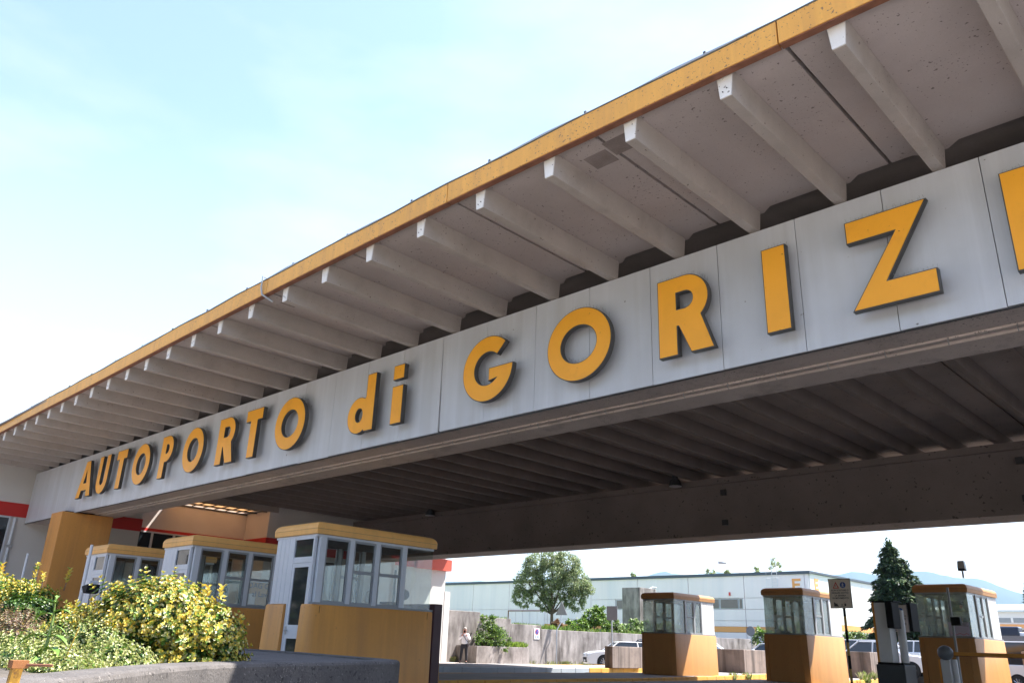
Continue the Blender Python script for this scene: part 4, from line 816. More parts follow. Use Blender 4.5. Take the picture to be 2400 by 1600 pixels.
def conifer(label, base, h, r, n, lean=0, group=None):
    t = thing('fir_tree', label, 'fir tree', base, group); b = np.array(base); P, D, Nn, Ls = [], [], [], []; tr_ = MB().tube([tuple(b), tuple(b+np.array([0, 0, h*.95]))], [r*.07, .02], 7)
    levels = int(h*2.8)
    for i in range(levels):
        z = h*(.08+.92*i/levels); rl_ = r*(1-z/h)**.85*rng.uniform(.72, 1.22)+.12
        nb_ = 11
        for j in range(nb_):
            a = 6.283*(j+rng.random()*.8)/nb_; L_ = rl_*rng.uniform(.6, 1.2); e = np.array([math.cos(a), math.sin(a), -.12]); p0 = b+np.array([0, 0, z])
            if i % 2 == 0: tr_.tube([tuple(p0), tuple(p0+e*L_*.95)], [.03, .008], 3)
            k = max(8, int(3.2*n*L_/ (levels*nb_*r*.5))); u = rng.uniform(.12, 1, k)**.7
            side = np.cross(e, [0, 0, 1]); sp = rng.normal(0, .16, k)*L_*(1.15-u)*1.3
            q = p0+e*(u*L_)[:, None]+side*sp[:, None]+np.array([0, 0, -1])*(u**2*L_*.16)[:, None]+np.c_[np.zeros(k), np.zeros(k), rng.normal(-.03, .06, k)]
            P.append(q); dd = e*.9+side*(np.sign(sp)*rng.uniform(.2, .9, k))[:, None]+rng.normal(0, .2, (k, 3)); dd[:, 2] -= .15+.0*dd[:, 2]; D.append(dd)
    q = rng.normal(0, .10, (90, 3))*np.array([1, 1, 2.6])+b+np.array([0, 0, h*.955]); P.append(q); D.append(rng.normal(0, .3, (90, 3))+np.array([0, 0, .9]))
    P = np.concatenate(P); D = np.concatenate(D); k = len(P); s = min(1.6, .5+h/9)
    leaf_mesh('crown', P, D, rng.normal(0, .3, (k, 3))+np.array([0, 0, 1]), .24*s*rng.uniform(.6, 1.2, k), .085*s, pick([(.030, .065, .022), (.022, .045, .02), (.05, .095, .03), (.075, .12, .035)], k, .2), M_needle, t, .1)
    tr_.build('trunk', M_bark, t); return t
conifer('tall dark fir tree behind the barrier machine', (-21.2, 60, 0), 8.7, 3.1, 11000)
conifer('second narrower fir merged with the right side of the tall fir', (-20.45, 60.6, 0), 7.2, 3.2, 8000)
conifer('small distant fir tree at the right edge above the far building', (-24.5, 141, 0), 15.5, 3.6, 3500, group='distant firs')
conifer('tiny distant fir top left of the right edge fir', (-33, 150, 0), 12.5, 2.6, 1500, group='distant firs')
conifer('tall fir tree standing left behind the photographer', (-29, -2.5, 0), 12, 3.4, 3000)
conifer('second fir tree standing left behind the photographer', (-37, -6, 0), 13, 3.6, 3000)
for x_, z_, r_, lab in ((-64.8, 9.95, .35, 'tiny treetop above the left part of the warehouse roof'), (-53.3, 10.0, .6, 'dark treetop above the middle of the warehouse roof'), (-50.8, 9.85, .3, 'small treetop right of the dark one above the warehouse roof'),
    (-47.0, 10.0, .45, 'thin pair of treetops left of the roof ladder'), (-44.9, 10.5, .75, 'larger treetop just left of the roof ladder')):
    tree('tree_top', lab, 'tree', (x_, 90, 0), 5.5, [(0, 0, z_+.1, r_), (.3, .2, z_-r_*1.2, r_)], 420, .3, .14, LEAFG, group='treetops behind the warehouse', tr=.10)


# ------------------------------------------------------------------ warehouses and far buildings
wh = thing('warehouse', 'long white panelled warehouse with dark roof edge and orange base stripe', 'warehouse', (-60, 78, 0))
XE, YF = -31.74, 70.0
B(-110, XE-.2, YF+.15, 86.9, 0, 7.75).build('core', M_wh, wh)
jx = [-31.78, -32.16, -37.97, -43.87, -49.8, -55.8, -61.9, -67.85, -73.91, -79.9, -85.9, -91.9]
for a, b in zip(jx[:-1], jx[1:]):
    for z0, z1 in ((0, 2.8), (3.32, 3.8), (3.83, 4.78), (4.82, 5.76), (5.80, 7.72)):
        if abs(a+37.97) < .1 and z0 in (4.82,): 
            for q0, q1 in ((a, -38.2), (-41.8, b)): B(q1+.03, q0-.03, YF, YF+.14, z0, z1).build('cladding_panel', M_wh, wh)
            continue
        if z0 in (3.83, 4.82, 5.80) and a < -44: continue
        B(b+.03, a-.03, YF, YF+.14, z0, z1).build('cladding_panel', M_wh, wh)
    if a < -44:
        B(b+.03, a-.03, YF, YF+.14, 3.83, 4.78).build('cladding_panel', M_wh, wh)
        if abs(a+49.8) < .1:
            for q0, q1 in ((a, -50.0), (-52.6, b)): B(q1+.03, q0-.03, YF, YF+.14, 4.81, 5.76).build('cladding_panel', M_wh, wh)
            B(b+.03, a-.03, YF, YF+.14, 5.79, 7.72).build('cladding_panel', M_wh, wh)
        else: B(b+.03, a-.03, YF, YF+.14, 4.81, 7.72).build('cladding_panel', M_wh, wh)
    B(b+.03, a-.03, YF-.02, YF+.14, 2.83, 3.30).build('base_stripe', M_wh_or, wh)
for q0, q1 in ((-41.74, -40.6), (-40.5, -38.65), (-38.55, -38.22)):
    f = B(q0, q1, YF+.03, YF+.10, 4.84, 5.74).build('window', M_alu, wh); B(q0+.05, q1-.05, YF-.0, YF+.029, 4.89, 5.69).build('shutter', M_brownpanel, f)
f = B(-52.5, -50.02, YF+.03, YF+.10, 4.84, 5.74).build('window', M_alu, wh); B(-52.45, -50.1, YF, YF+.029, 4.89, 5.69).build('shutter', M_brownpanel, f)
B(-92, XE+.15, YF-.12, YF+.3, 7.73, 7.98).build('roof_edge', M_slate, wh); B(XE-.2, XE+.15, YF+.31, 87.0, 7.80, 7.98).build('roof_edge', M_slate, wh)
for k in range(3): B(XE-.19, XE, YF+.16+k*5.6, YF+5.73+k*5.6, 0, 3.22).build('end_panel', M_wh_end, wh); B(XE-.19, XE, YF+.16+k*5.6, YF+5.73+k*5.6, 3.76, 7.78).build('end_panel', M_wh_end, wh); B(XE-.19, XE+.02, YF+.16+k*5.6, YF+5.73+k*5.6, 3.24, 3.74).build('base_stripe', M_wh_or, wh)
def letE(x, y, z, s, axis, parent):
    m = MB()
    for u0, u1, v0, v1 in ((0, .22, 0, 1), (.221, .8, .8, 1), (.221, .7, .4, .6), (.221, .8, 0, .2)):
        if axis == 'x': m.box(x+u0*s, x+u1*s, y-.03, y-.002, z+v0*s, z+v1*s)
        else: m.box(x+.002, x+.03, y+u0*s, y+u1*s, z+v0*s, z+v1*s)
    m.build('letter_e', M_wh_or, parent)
letE(-33.3, YF, 6.35, 1.0, 'x', wh); letE(XE, 71.0, 6.4, 1.0, 'y', wh); letE(XE, 84.6, 6.0, 1.4, 'y', wh)
B(-39.52, -39.38, YF-.1, YF-.002, 6.0, 6.3).build('alarm_box', M_redp, wh)
dk = MB().box(-67.9, -62.2, YF-.08, YF-.01, 4.62, 4.72).box(-67.9, -67.8, YF-.08, YF-.01, 2, 4.618).build('door_frame', M_rust, wh)
for k in range(5): B(-67.75+k*1.1, -66.7+k*1.1, YF-.06, YF-.02, 2.0, 4.6).build('door_leaf', M_wh, dk)
ld = MB()
for x in (-35.0, -34.5): ld.tube([(x, YF-.35, 5.2), (x, YF-.35, 9.2)], .02, 5)
for x in (-35.3, -34.3, -34.75): ld.tube([(x, YF-.8, 6.4), (x, YF-.8, 9.3)], .012, 4)
for k in range(14): ld.tube([(-35.0, YF-.35, 5.4+k*.28), (-34.5, YF-.35, 5.4+k*.28)], .012, 4)
for z in (6.5, 7.4, 8.3, 9.2): ld.tube([(-35.0, YF-.35, z), (-35.3, YF-.6, z), (-35.2, YF-.9, z), (-34.3, YF-.9, z), (-34.2, YF-.6, z), (-34.5, YF-.35, z)], .012, 4)
tag(ld.build('caged_ladder', M_grey), 'thin caged ladder rising above the warehouse roof edge', 'ladder')
sl_ = thing('street_lamp', 'curved street lamp showing above the warehouse roof', 'street lamp', (-50, 92, 0))
MB().tube([(-50, 92, 0), (-50, 92, 8.5), (-50.3, 92, 10.2), (-51.0, 92, 10.9), (-52.2, 92, 11.35)], [.1, .07, .06, .05, .05], 6).build('pole', M_steel, sl_)
MB().loft([[(-52.1, 91.9, 11.25), (-52.1, 92.1, 11.25), (-52.1, 92.1, 11.4), (-52.1, 91.9, 11.4)], [(-53.1, 91.8, 11.3), (-53.1, 92.2, 11.3), (-53.1, 92.2, 11.6), (-53.1, 91.8, 11.6)]]).build('lamp_head', M_signback, sl_)
ct = thing('concrete_tower', 'plain square concrete shaft standing in front of the warehouse', 'shaft', (-39.8, 56, 0))
B(-40.65, -38.93, 55, 57.3, 1.9, 5.7).build('shaft', M_wallc, ct, bevel=.02); MB().tube([(-39.2, 56.8, 5.7), (-39.1, 57.1, 5.85), (-38.8, 57.2, 5.8)], .06, 6).build('floodlight', M_grey, ct)
# far right white building with orange band, columns
fbld = thing('far_building', 'distant white depot with glazed strip and orange band at the right edge', 'building', (-20, 150, 0))
def pw(px, py, Y):  # direction of a point of the photograph at real distance Y
    d = R2*((px-1200)/FPX)-U2*((py-800)/FPX)+Fw; return Vector((0, 0, 1.2))+d*(Y/d.y)
Yb = 120.0
a, b = pw(2145, 1392, Yb), pw(2500, 1425, Yb); zt = pw(2340, 1420, Yb).z
zz = lambda py: pw(2370, py, Yb).z
def hb(z0, z1, m, name, y0=0, parent=fbld): return B(a.x, b.x+30, Yb-y0, Yb+(18 if y0 == 0 else -y0+.3), z0, z1).build(name, m, parent)
hb(0, zz(1432), M_wh_end, 'front_wall'); 
MB().loft([[(a.x-.5, Yb-.6, zz(1431)), (b.x+30, Yb-.6, zz(1431)), (b.x+30, Yb+18, zz(1431)+1.6), (a.x-.5, Yb+18, zz(1431)+1.6)], [(a.x-.5, Yb-.6, zz(1428)), (b.x+30, Yb-.6, zz(1428)), (b.x+30, Yb+18, zz(1428)+1.6), (a.x-.5, Yb+18, zz(1428)+1.6)]]).build('roof', M_wh_end, fbld)
B(a.x, b.x+30, Yb-.05, Yb-.002, zz(1458), zz(1447)).build('glazed_strip', M_alu_dark, fbld); B(a.x, b.x+30, Yb-.3, Yb-.002, zz(1470), zz(1462)).build('orange_band', M_wh_or, fbld)
for k in range(22): B(a.x+1+k*2.0, a.x+1.25+k*2.0, Yb-.09, Yb-.052, zz(1458), zz(1447)).build('mullion', M_white, fbld)
for k in range(9): B(a.x+2+k*4.5, a.x+4.6+k*4.5, Yb-.04, Yb-.002, .2, zz(1474)).build('door', M_brownpanel, fbld)

# ------------------------------------------------------------------ hills
sil = [(-300, 1330), (0, 1350), (700, 1372), (1000, 1366), (1046, 1362), (1100, 1362), (1127, 1360), (1156, 1364), (1200, 1362), (1300, 1352), (1400, 1354), (1461, 1355), (1488, 1351), (1514, 1351), (1539, 1340), (1556, 1337), (1577, 1343), (1620, 1348), (1654, 1344), (1673, 1338), (1705, 1343), (1769, 1348), (1850, 1350), (1967, 1346), (1989, 1339), (2016, 1340), (2052, 1346), (2123, 1341), (2150, 1337), (2179, 1339), (2212, 1347), (2246, 1355), (2290, 1354), (2317, 1362), (2346, 1375), (2400, 1392), (2600, 1400), (3000, 1410)]
px_ = np.arange(-300, 3001, 15.0); py_ = np.interp(px_, [q[0] for q in sil], [q[1] for q in sil])+rng.normal(0, .5, len(px_))
RH = 4200.; m = MB(); rows = []
for x, y in zip(px_, py_):
    d = R2*((x-1200)/FPX)-U2*((y-800)/FPX)+Fw; hd = math.hypot(d.x, d.y); ux, uy = d.x/hd, d.y/hd; hz = 1.2+RH*d.z/hd
    rows.append([(ux*(RH-o), uy*(RH-o), max(-5, hz*f+o*.0+(6*math.sin(x*.05+o*.01) if 0 < f < 1 else 0))) for o, f in ((1500, -.05), (1050, .12), (650, .42), (300, .76), (0, 1), (-350, .8), (-900, .2), (-1300, -.1))])
for r_ in rows: m.v += r_
K = 8
for i in range(len(rows)-1):
    for j in range(K-1): m.f.append((i*K+j, i*K+j+1, (i+1)*K+j+1, (i+1)*K+j))
hl = m.build('hills', M_hill); struct(hl)
for p in hl.data.polygons: p.use_smooth = True
hz_top = max(q[2] for r_ in rows for q in r_)

# ------------------------------------------------------------------ signs and posts
t = thing('warning_sign', 'back of a triangular road sign on a kinked pole before the wall', 'road sign', (-34.62, 40.05, 0))
MB().tube([(-34.62, 40.05, 0), (-34.62, 40.05, 2.05), (-34.6, 40.42, 2.5), (-34.6, 40.5, 3.7)], .035, 8).build('pole', M_steel, t, smooth=True)
MB().prism([(-35.05, 2.95), (-34.1, 2.95), (-34.57, 3.80)], 'y', 40.42, 40.44).build('sign_plate', M_signback, t)
t = thing('road_sign', 'back of a square grey road sign on a straight pole', 'road sign', (-27.75, 36.6, 0))
MB().tube([(-27.75, 36.6, .28), (-27.75, 36.6, 3.26)], .04, 8).build('pole', M_steel, t, smooth=True); B(-28.03, -27.33, 36.52, 36.55, 2.53, 3.25).build('sign_plate', M_signback, t)
t = thing('no_stopping_sign', 'white panel with a no stopping roundel fixed to the concrete wall', 'road sign', (-34.9, 38.55, 1.5))
B(-34.945, -34.92, 38.33, 38.80, 1.48, 2.10).build('sign_plate', M_white, t)
MB().disc((-34.915, 38.56, 1.90), (1, 0, 0), .165, .008).build('roundel_rim', M_redp, t); MB().disc((-34.909, 38.56, 1.90), (1, 0, 0), .13, .008).build('roundel', M_blue, t)
MB().tube([(-34.903, 38.46, 2.0), (-34.903, 38.66, 1.8)], .014, 4).build('slash', M_redp, t); MB().box(-34.918, -34.914, 38.42, 38.52, 1.57, 1.65).box(-34.918, -34.914, 38.60, 38.72, 1.57, 1.66).build('pictogram', M_blue, t)
t = thing('round_sign', 'back of a small round grey sign above the hedge', 'road sign', (-30.6, 60, 0)); c = pw(1760, 1478, 60.0)
MB().tube([(c.x, 60, 0), (c.x, 60, c.z+.2)], .035, 6).build('pole', M_steel, t); MB().disc((c.x, 59.94, c.z), (0, 1, 0), .36, .03).build('sign_plate', M_signback, t)
def striped_pole(t, x, y, z0, z1, s=.30):
    z = z1; k = 0
    while z > z0:
        za = max(z0, z-s); MB().tube([(x, y, za), (x, y, z)], .034, 8).build('pole_band', M_black if k % 2 == 0 else mat('dull_yellow_band', (.42, .27, .07), .6, .1, 9), t); z = za; k += 1
def barrier_sign(t, x, y, z0, wd, ht, ry=0):
    pl_ = B(x, x+wd, y, y+.02, z0, z0+ht).build('sign_plate', M_plate, t)
    yy = y-.0035; s = 1.0; k_ = wd/.44; x0_ = x; x = x+(wd-.44)/2
    MB().prism([(x+.05*s, z0+ht-.22*s), (x+.21*s, z0+ht-.22*s), (x+.13*s, z0+ht-.06*s)], 'y', yy, y-.001).build('triangle_rim', M_redp, pl_)
    MB().prism([(x+.083*s, z0+ht-.203*s), (x+.177*s, z0+ht-.203*s), (x+.13*s, z0+ht-.105*s)], 'y', yy-.002, yy-.0005).build('triangle_field', M_plate, pl_)
    B(x+.125*s, x+.135*s, yy-.004, yy-.0025, z0+ht-.19*s, z0+ht-.135*s).build('exclamation', M_ink, pl_)
    MB().disc((x+.305*s, y-.002, z0+ht-.14*s), (0, 1, 0), .072*s, .003).build('blue_roundel', M_blue, pl_)
    m = MB(); cx, cz = x+.305*s, z0+ht-.14*s; yw = y-.006
    for q in (((0, .03), (0, -.005)), ((0, -.005), (-.025, -.05)), ((0, -.005), (.02, -.05)), ((0, .02), (-.025, 0)), ((0, .02), (.025, .005))): m.tube([(cx+q[0][0]*s, yw, cz+q[0][1]*s), (cx+q[1][0]*s, yw, cz+q[1][1]*s)], .006*s, 4)
    m.disc((cx, yw, cz+.045*s), (0, 1, 0), .012*s, .003, 8); m.build('walking_figure', M_white, pl_)
    for k, ln in enumerate(('NON SOSTARE O', 'PASSARE SOTTO', 'LA SBARRA', 'IN MOVIMENTO')): text('sign_text', ln, .056, (x+.22, yy, z0+ht-(.285+.062*k)*s), (rad(90), 0, 0), M_ink, pl_, .002)
    m = MB().prism([(x+.04*s, z0+.03*s), (x+.17*s, z0+.03*s), (x+.13*s, z0+.07*s), (x+.12*s, z0+.11*s), (x+.10*s, z0+.09*s), (x+.04*s, z0+.14*s)], 'y', yy, y-.001)
    m.box(x+.30*s, x+.34*s, yy, y-.001, z0+.04*s, z0+.10*s); m.box(x+.20*s, x+.30*s, yy, y-.001, z0+.03*s, z0+.04*s); m.tube([(x+.24*s, yy, z0+.045*s), (x+.24*s, yy, z0+.09*s)], .008*s, 4); m.build('pictogram', M_ink, pl_)
    m = MB()
    for k in range(7): m.disc((x+(.27+.018*k)*s, yy, z0+(.10+.011*k)*s), (0, 1, 0), .005*s, .003, 6)
    m.build('dotted_arm', M_redp, pl_)
    x = x0_
    B(x-.012, x-.0005, y-.003, y+.022, z0, z0+ht).build('plate_edge', M_signback, pl_); B(x+wd+.0005, x+wd+.012, y-.003, y+.022, z0, z0+ht).build('plate_edge', M_signback, pl_)
    B(x-.012, x+wd+.012, y-.003, y+.022, z0+ht+.0005, z0+ht+.012).build('plate_edge', M_signback, pl_); B(x-.012, x+wd+.012, y-.003, y+.022, z0-.012, z0-.0005).build('plate_edge', M_signback, pl_)
t = thing('barrier_notice', 'beige warning sign about the moving barrier on a striped pole', 'warning sign', (-8.62, 20.75, 0))
striped_pole(t, -8.60, 20.80, .28, 3.0); barrier_sign(t, -8.90, 20.74, 2.30, .53, .68)
t = thing('barrier_notice', 'second barrier warning sign half hidden behind the ticket machine', 'warning sign', (-7.75, 22.1, 0))
striped_pole(t, -7.83, 22.25, .28, 2.4); barrier_sign(t, -8.1, 22.2, 1.80, .50, .64)
bx = thing('box_on_pole', 'dark framed plate behind the second warning sign', 'sign', (-7.6, 22.4, 1.8)); B(-7.62, -7.52, 22.25, 22.75, 1.82, 2.50).build('plate', M_black, bx, bevel=.01)
# ticket machine
t = thing('ticket_machine', 'tall grey ticket column with black reader box on a black plinth', 'ticket machine', (-7.95, 21.7, I))
B(-8.12, -7.80, 21.45, 21.85, 1.08, 2.46).build('front_panel', M_grey, t, bevel=.01); B(-8.175, -8.122, 21.45, 21.95, 1.06, 2.47).build('orange_side', mat('orange_trim', (.70, .28, .04), .5, .04, 3), t, bevel=.01)
B(-8.17, -7.62, 21.40, 21.98, 2.472, 2.50).build('cap', M_black, t, bevel=.008)
rd = B(-7.798, -7.63, 21.30, 21.78, 1.86, 2.468).build('reader_box', M_black, t, bevel=.015); 
MB().cyl((-7.70, 21.95), .095, 1.08, 2.30, 18).build('rear_tube', M_grey, t, smooth=True)
B(-8.17, -7.56, 21.42, 22.08, 1.03, 1.079).build('collar', M_black, t); B(-8.20, -7.53, 21.38, 22.12, I, 1.029).build('plinth', mat('anthracite_plinth', (.035, .038, .045), .5, .1, 3), t, bevel=.015)
# boom barrier
t = thing('boom_barrier', 'boom barrier with grey round head and long orange arm', 'barrier', (-7.05, 22.95, I))
B(-7.20, -6.98, 22.9, 23.12, I, 1.2).build('cabinet', M_grey, t, bevel=.02); B(-7.245, -7.202, 22.9, 23.14, I, 1.19).build('orange_side', mat('orange_trim', (.7, .28, .04)), t); MB().cyl((-6.92, 23.05), .07, I, 1.2, 16).build('rear_tube', M_grey, t, smooth=True)
MB().ball((-7.06, 22.93, 1.345), .185, 20, (1.0, .9, .95)).build('round_head', mat('slate_grey_head', (.16, .18, .21), .5, .05, 3), t, smooth=True)
arm = B(-6.90, -1.2, 22.95, 23.01, 1.29, 1.375).build('arm', mat('orange_arm_paint', (.62, .26, .03), .45, .06, 3), t, bevel=.008); B(-6.9, -1.2, 22.955, 23.005, 1.272, 1.289).build('arm_rubber', M_rust, arm)
# grey pole with camera box
c0, c1 = pw(2220, 1376, 23.2), pw(2246, 1600, 23.2)
t = thing('reader_pole', 'thin grey pole with a small black reader before the right booth', 'pole', (c1.x, 23.2, I))
MB().tube([(c0.x, 23.2, .28), (c0.x, 23.2, c0.z)], .032, 8).build('pole', M_alu_dark, t, smooth=True); q = pw(2236, 1455, 23.1); B(q.x-.05, q.x+.17, 23.0, 23.15, q.z-.10, q.z+.10).build('reader', M_black, t, bevel=.01)
t = thing('roof_camera', 'small grey camera standing on the roof of the right booth', 'camera', (-8.2, 28.6, 3.4))
q = pw(2258, 1352, 28.8); MB().tube([(q.x, 28.8, q.z-.02), (q.x, 28.8, q.z+.24)], .03, 8).build('stalk', M_steel, t); MB().loft([[(q.x+dx*s, 28.8+dy*s, q.z+z) for dx, dy in ((-.11, -.09), (.11, -.09), (.11, .09), (-.11, .09))] for z, s in ((.24, .9), (.28, 1), (.48, .85), (.50, .7))]).build('housing', M_steel, t); B(q.x-.1, q.x+.1, 28.7, 28.9, q.z+.2, q.z+.262).build('lens_ring', M_black, t)
# pale pole with sensor before the far left booth, other poles at the left
t = thing('sensor_pole', 'pale blue pole carrying a small camera before the far left booth', 'pole', (-20.7, 7.3, 0))
ca, cb = pw(216, 1276, 7.2), pw(190, 1440, 7.2)
MB().tube([(ca.x, 7.2, .28), (ca.x, 7.2, ca.z)], .035, 8).build('pole', M_alu, t, smooth=True); q = pw(213, 1371, 7.1)
cb_ = MB().box(q.x-.10, q.x+.16, 7.0, 7.2, q.z-.02, q.z+.10).build('bracket', M_alu, t, bevel=.02); MB().prism([(q.x-.12, q.z-.03), (q.x+.22, q.z+.02), (q.x+.20, q.z-.16), (q.x+.05, q.z-.18)], 'y', 6.95, 7.22).build('camera_hood', M_black, t)
t = thing('post', 'thin pale steel post before the white wall left of the pier', 'post', (-28, 7.8, 0)); q = pw(66, 1296, 7.8); MB().tube([(q.x, 7.8, 0), (q.x, 7.8, q.z)], .04, 8).build('tube', M_alu, t)
t = thing('drain_pipe', 'pale pipe running down the white wall at the left edge', 'pipe', (-34.8, 8.9, 0)); MB().tube([(-34.84, 9.1, 0), (-34.84, 9.1, 4.95)], .05, 8).build('pipe', M_alu, t); MB().box(-34.91, -34.78, 9.03, 9.2, 3.9, 3.98).build('clamp', M_steel, t)
t = thing('low_wall', 'low grey wall between the white building and the ochre pier', 'wall', (-32.5, 9, 0)); q0, q1 = pw(45, 1322, 8.6), pw(100, 1327, 8.6); B(-33.2, -31.2, 8.5, 9.0, 0, 2.0).build('wall_body', M_wallc, t, bevel=.02)

# ------------------------------------------------------------------ vehicles
def car(name, label, cat, loc, rz, L_, W_, Hh, paint, prof, glassprof, group=None, wheels=(.18, .80), wr=.33, side_win=None, extra=None):
    """prof: (x,z) lower body side profile 0..1 of L / H; glassprof: cabin profile"""
    t = thing(name, label, cat, loc, group, rz)
    def P(m, nm, mt, parent=t, **k): return m.build(nm, mt, parent, abs_=False, **k)
    def side(prof_, ws, z_in):
        rings = []
        for s, sh in ((-1, 0), (-.93, 1), (.93, 1), (1, 0)):
            pass
        return None
    body = [(x*L_, z*Hh) for x, z in prof]
    rings = []
    for yy, sc_ in ((-W_/2, .94), (-W_/2+.07, 1), (W_/2-.07, 1), (W_/2, .94)):
        cz = .45*Hh*.9; rings.append([((x-L_/2)*(.985 if sc_ < 1 else 1)+L_/2, yy, (z-cz)*sc_+cz) for x, z in body])
    P(MB().loft(rings), 'body', paint, bevel=.03, smooth=False)
    cab = [(x*L_, z*Hh) for x, z in glassprof]; zmin_ = min(z for _, z in cab); zmax_ = max(z for _, z in cab)
    def cabring(yy, f): return [(x, yy*(1-.20*f*(z-zmin_)/(zmax_-zmin_)), z) for x, z in cab]
    P(MB().loft([cabring(-W_/2+.05, 1), cabring(W_/2-.05, 1)]), 'glasshouse', M_darkglass, bevel=.02)
    # roof skin and pillars
    tops = [q for q in cab if q[1] > zmax_-.14*Hh]; x0, x1 = min(q[0] for q in tops), max(q[0] for q in tops)
    hw = (W_/2-.05)*.80
    P(MB().loft([[(x0-.02, y, zmax_-.01), (x1+.02, y, zmax_-.01), (x1-.1, y*.97, zmax_+.035), (x0+.1, y*.97, zmax_+.035)] for y in (-hw-.02, hw+.02)]), 'roof', paint, bevel=.015)
    base = [q for q in cab if q[1] < zmin_+.05*Hh]; bx0, bx1 = min(q[0] for q in base), max(q[0] for q in base)
    mid = (x0+x1)/2
    yb = W_/2-.045
    for sg_ in (-1, 1):
        for xa, xt in ((bx0, x0), (bx1, x1), (mid+.05, mid)):
            P(MB().tube([(xa, sg_*yb, zmin_), (xt, sg_*(hw+.008), zmax_)], .038, 4), 'pillar', paint)
    for u in wheels:
        for sg_ in (-1, 1):
            x = u*L_; y = sg_*(W_/2-.11)
            P(MB().disc((x, sg_*(W_/2-.015), wr), (0, 1, 0), wr+.06, .05), 'wheel_arch', M_black)
            wv = P(MB().disc((x, sg_*(W_/2-.08), wr), (0, 1, 0), wr, .22), 'wheel', M_tyre, bevel=.03)
            rm = MB().disc((x, sg_*(W_/2+.032), wr), (0, 1, 0), wr*.28, .02)
            for k in range(10):
                a = 6.283*k/10; rm.tube([(x, sg_*(W_/2+.035), wr), (x+math.cos(a)*wr*.66, sg_*(W_/2+.03), wr+math.sin(a)*wr*.66)], .022, 4)
            P(rm, 'rim', M_chrome, wv)
    for sg_ in (-1, 1):
        P(B(.0, .10, sg_*W_*.34-.16, sg_*W_*.34+.16, .50*Hh*.9, .60*Hh*.9), 'headlight', M_glass_h, bevel=.03)
        P(B(L_-.08, L_+.005, sg_*W_*.40-.08, sg_*W_*.40+.08, .52*Hh, .66*Hh), 'tail_light', M_redp, bevel=.02)
        P(B(bx0+.15, bx0+.32, sg_*(W_/2+.03)-.09, sg_*(W_/2+.03)+.09, zmin_+.02, zmin_+.16), 'mirror', paint, bevel=.04)
    P(B(-.012, .05, -W_*.32, W_*.32, .22*Hh, .40*Hh), 'grille', M_black, bevel=.02)
    P(B(-.02, -.013, -.26, .26, .24*Hh, .31*Hh), 'number_plate', M_white)
    return t
M_glass_h = mat('headlight_glass', (.55, .58, .6), .1, 0, spec=.8)
SUVP = [(.02, .16), (0, .26), (.0, .42), (.03, .56), (.10, .62), (.28, .66), (.97, .66), (1.0, .56), (1.0, .22), (.97, .15)]
SUVG = [(.27, .64), (.42, .95), (.55, .985), (.80, .96), (.92, .88), (.97, .64)]
SEDG = [(.26, .62), (.40, .93), (.52, .985), (.72, .96), (.88, .62)]
VANP = [(.02, .13), (0, .2), (.0, .36), (.04, .46), (.22, .54), (.97, .54), (1.0, .5), (1.0, .2), (.97, .12)]
VANG = [(.20, .52), (.33, .86), (.42, .975), (.94, .985), (.985, .9), (.99, .52)]
car('parked_suv', 'white car with black wheel arch half hidden by the concrete block', 'car', (-31.7, 39.2, 0), .85, 4.4, 1.8, 1.50, M_carw, SUVP, SUVG, 'cars parked behind the far booths', wr=.36, wheels=(.22, .78))
CG = 'cars parked behind the far booths'
car('parked_car', 'white hatchback with red tail light showing above the planter block', 'car', (-32.8, 50.2, .35), 0, 4.1, 1.7, 1.30, M_carw, SUVP, SEDG, CG)
car('parked_car', 'dark blue car between two white cars behind the planter block', 'car', (-29.3, 53.4, .35), 0, 4.3, 1.7, 1.34, M_card, SUVP, SEDG, CG)
car('parked_car', 'white car just left of the middle far booth', 'car', (-27.2, 49.2, .35), 0, 4.3, 1.75, 1.36, M_carw, SUVP, SEDG, CG)
car('parked_car', 'dark car roof behind the block left of the left far booth', 'car', (-33.4, 45.2, .30), 0, 4.3, 1.75, 1.40, M_card, SUVP, SEDG, CG)
car('parked_van', 'small white van with side window behind the striped pole', 'van', (-16.2, 48, .35), math.pi, 4.3, 1.8, 1.68, M_carw, VANP, VANG, CG)
car('parked_car', 'white car facing right behind the ticket machine', 'car', (-14.35, 44.6, .30), math.pi+.12, 4.5, 1.8, 1.60, M_carw, SUVP, SEDG, CG, wr=.34)
car('parked_car', 'second white car further back behind the ticket machine', 'car', (-14.6, 51.0, .35), math.pi, 4.4, 1.8, 1.75, M_carw, SUVP, SEDG, CG)
car('parked_van', 'white van with sloping windscreen at the right edge', 'van', (-5.6, 40.5, .0), math.pi-.3, 5.2, 2.0, 2.0, M_carw, VANP, VANG, CG)
t = thing('truck', 'white truck with dark roof box at the right edge', 'truck', (-6, 60, 0))
q = pw(2365, 1500, 60.); B(q.x-1.0, q.x+6, 60, 62.4, .9, q.z+.5).build('cab', M_carw, t, bevel=.1); q2 = pw(2347, 1478, 60.); B(q2.x-.9, q2.x+1.0, 59.9, 60.8, q2.z-.28, q2.z+.28).build('roof_box', M_card, t, bevel=.08); B(q.x-.8, q.x+5, 59.93, 59.995, 1.8, 2.7).build('windscreen', M_brownpanel, t)
for x in (.2, 4): MB().disc((q.x+x, 60.1, .5), (0, 1, 0), .5, .3).build('wheel', M_tyre, t)

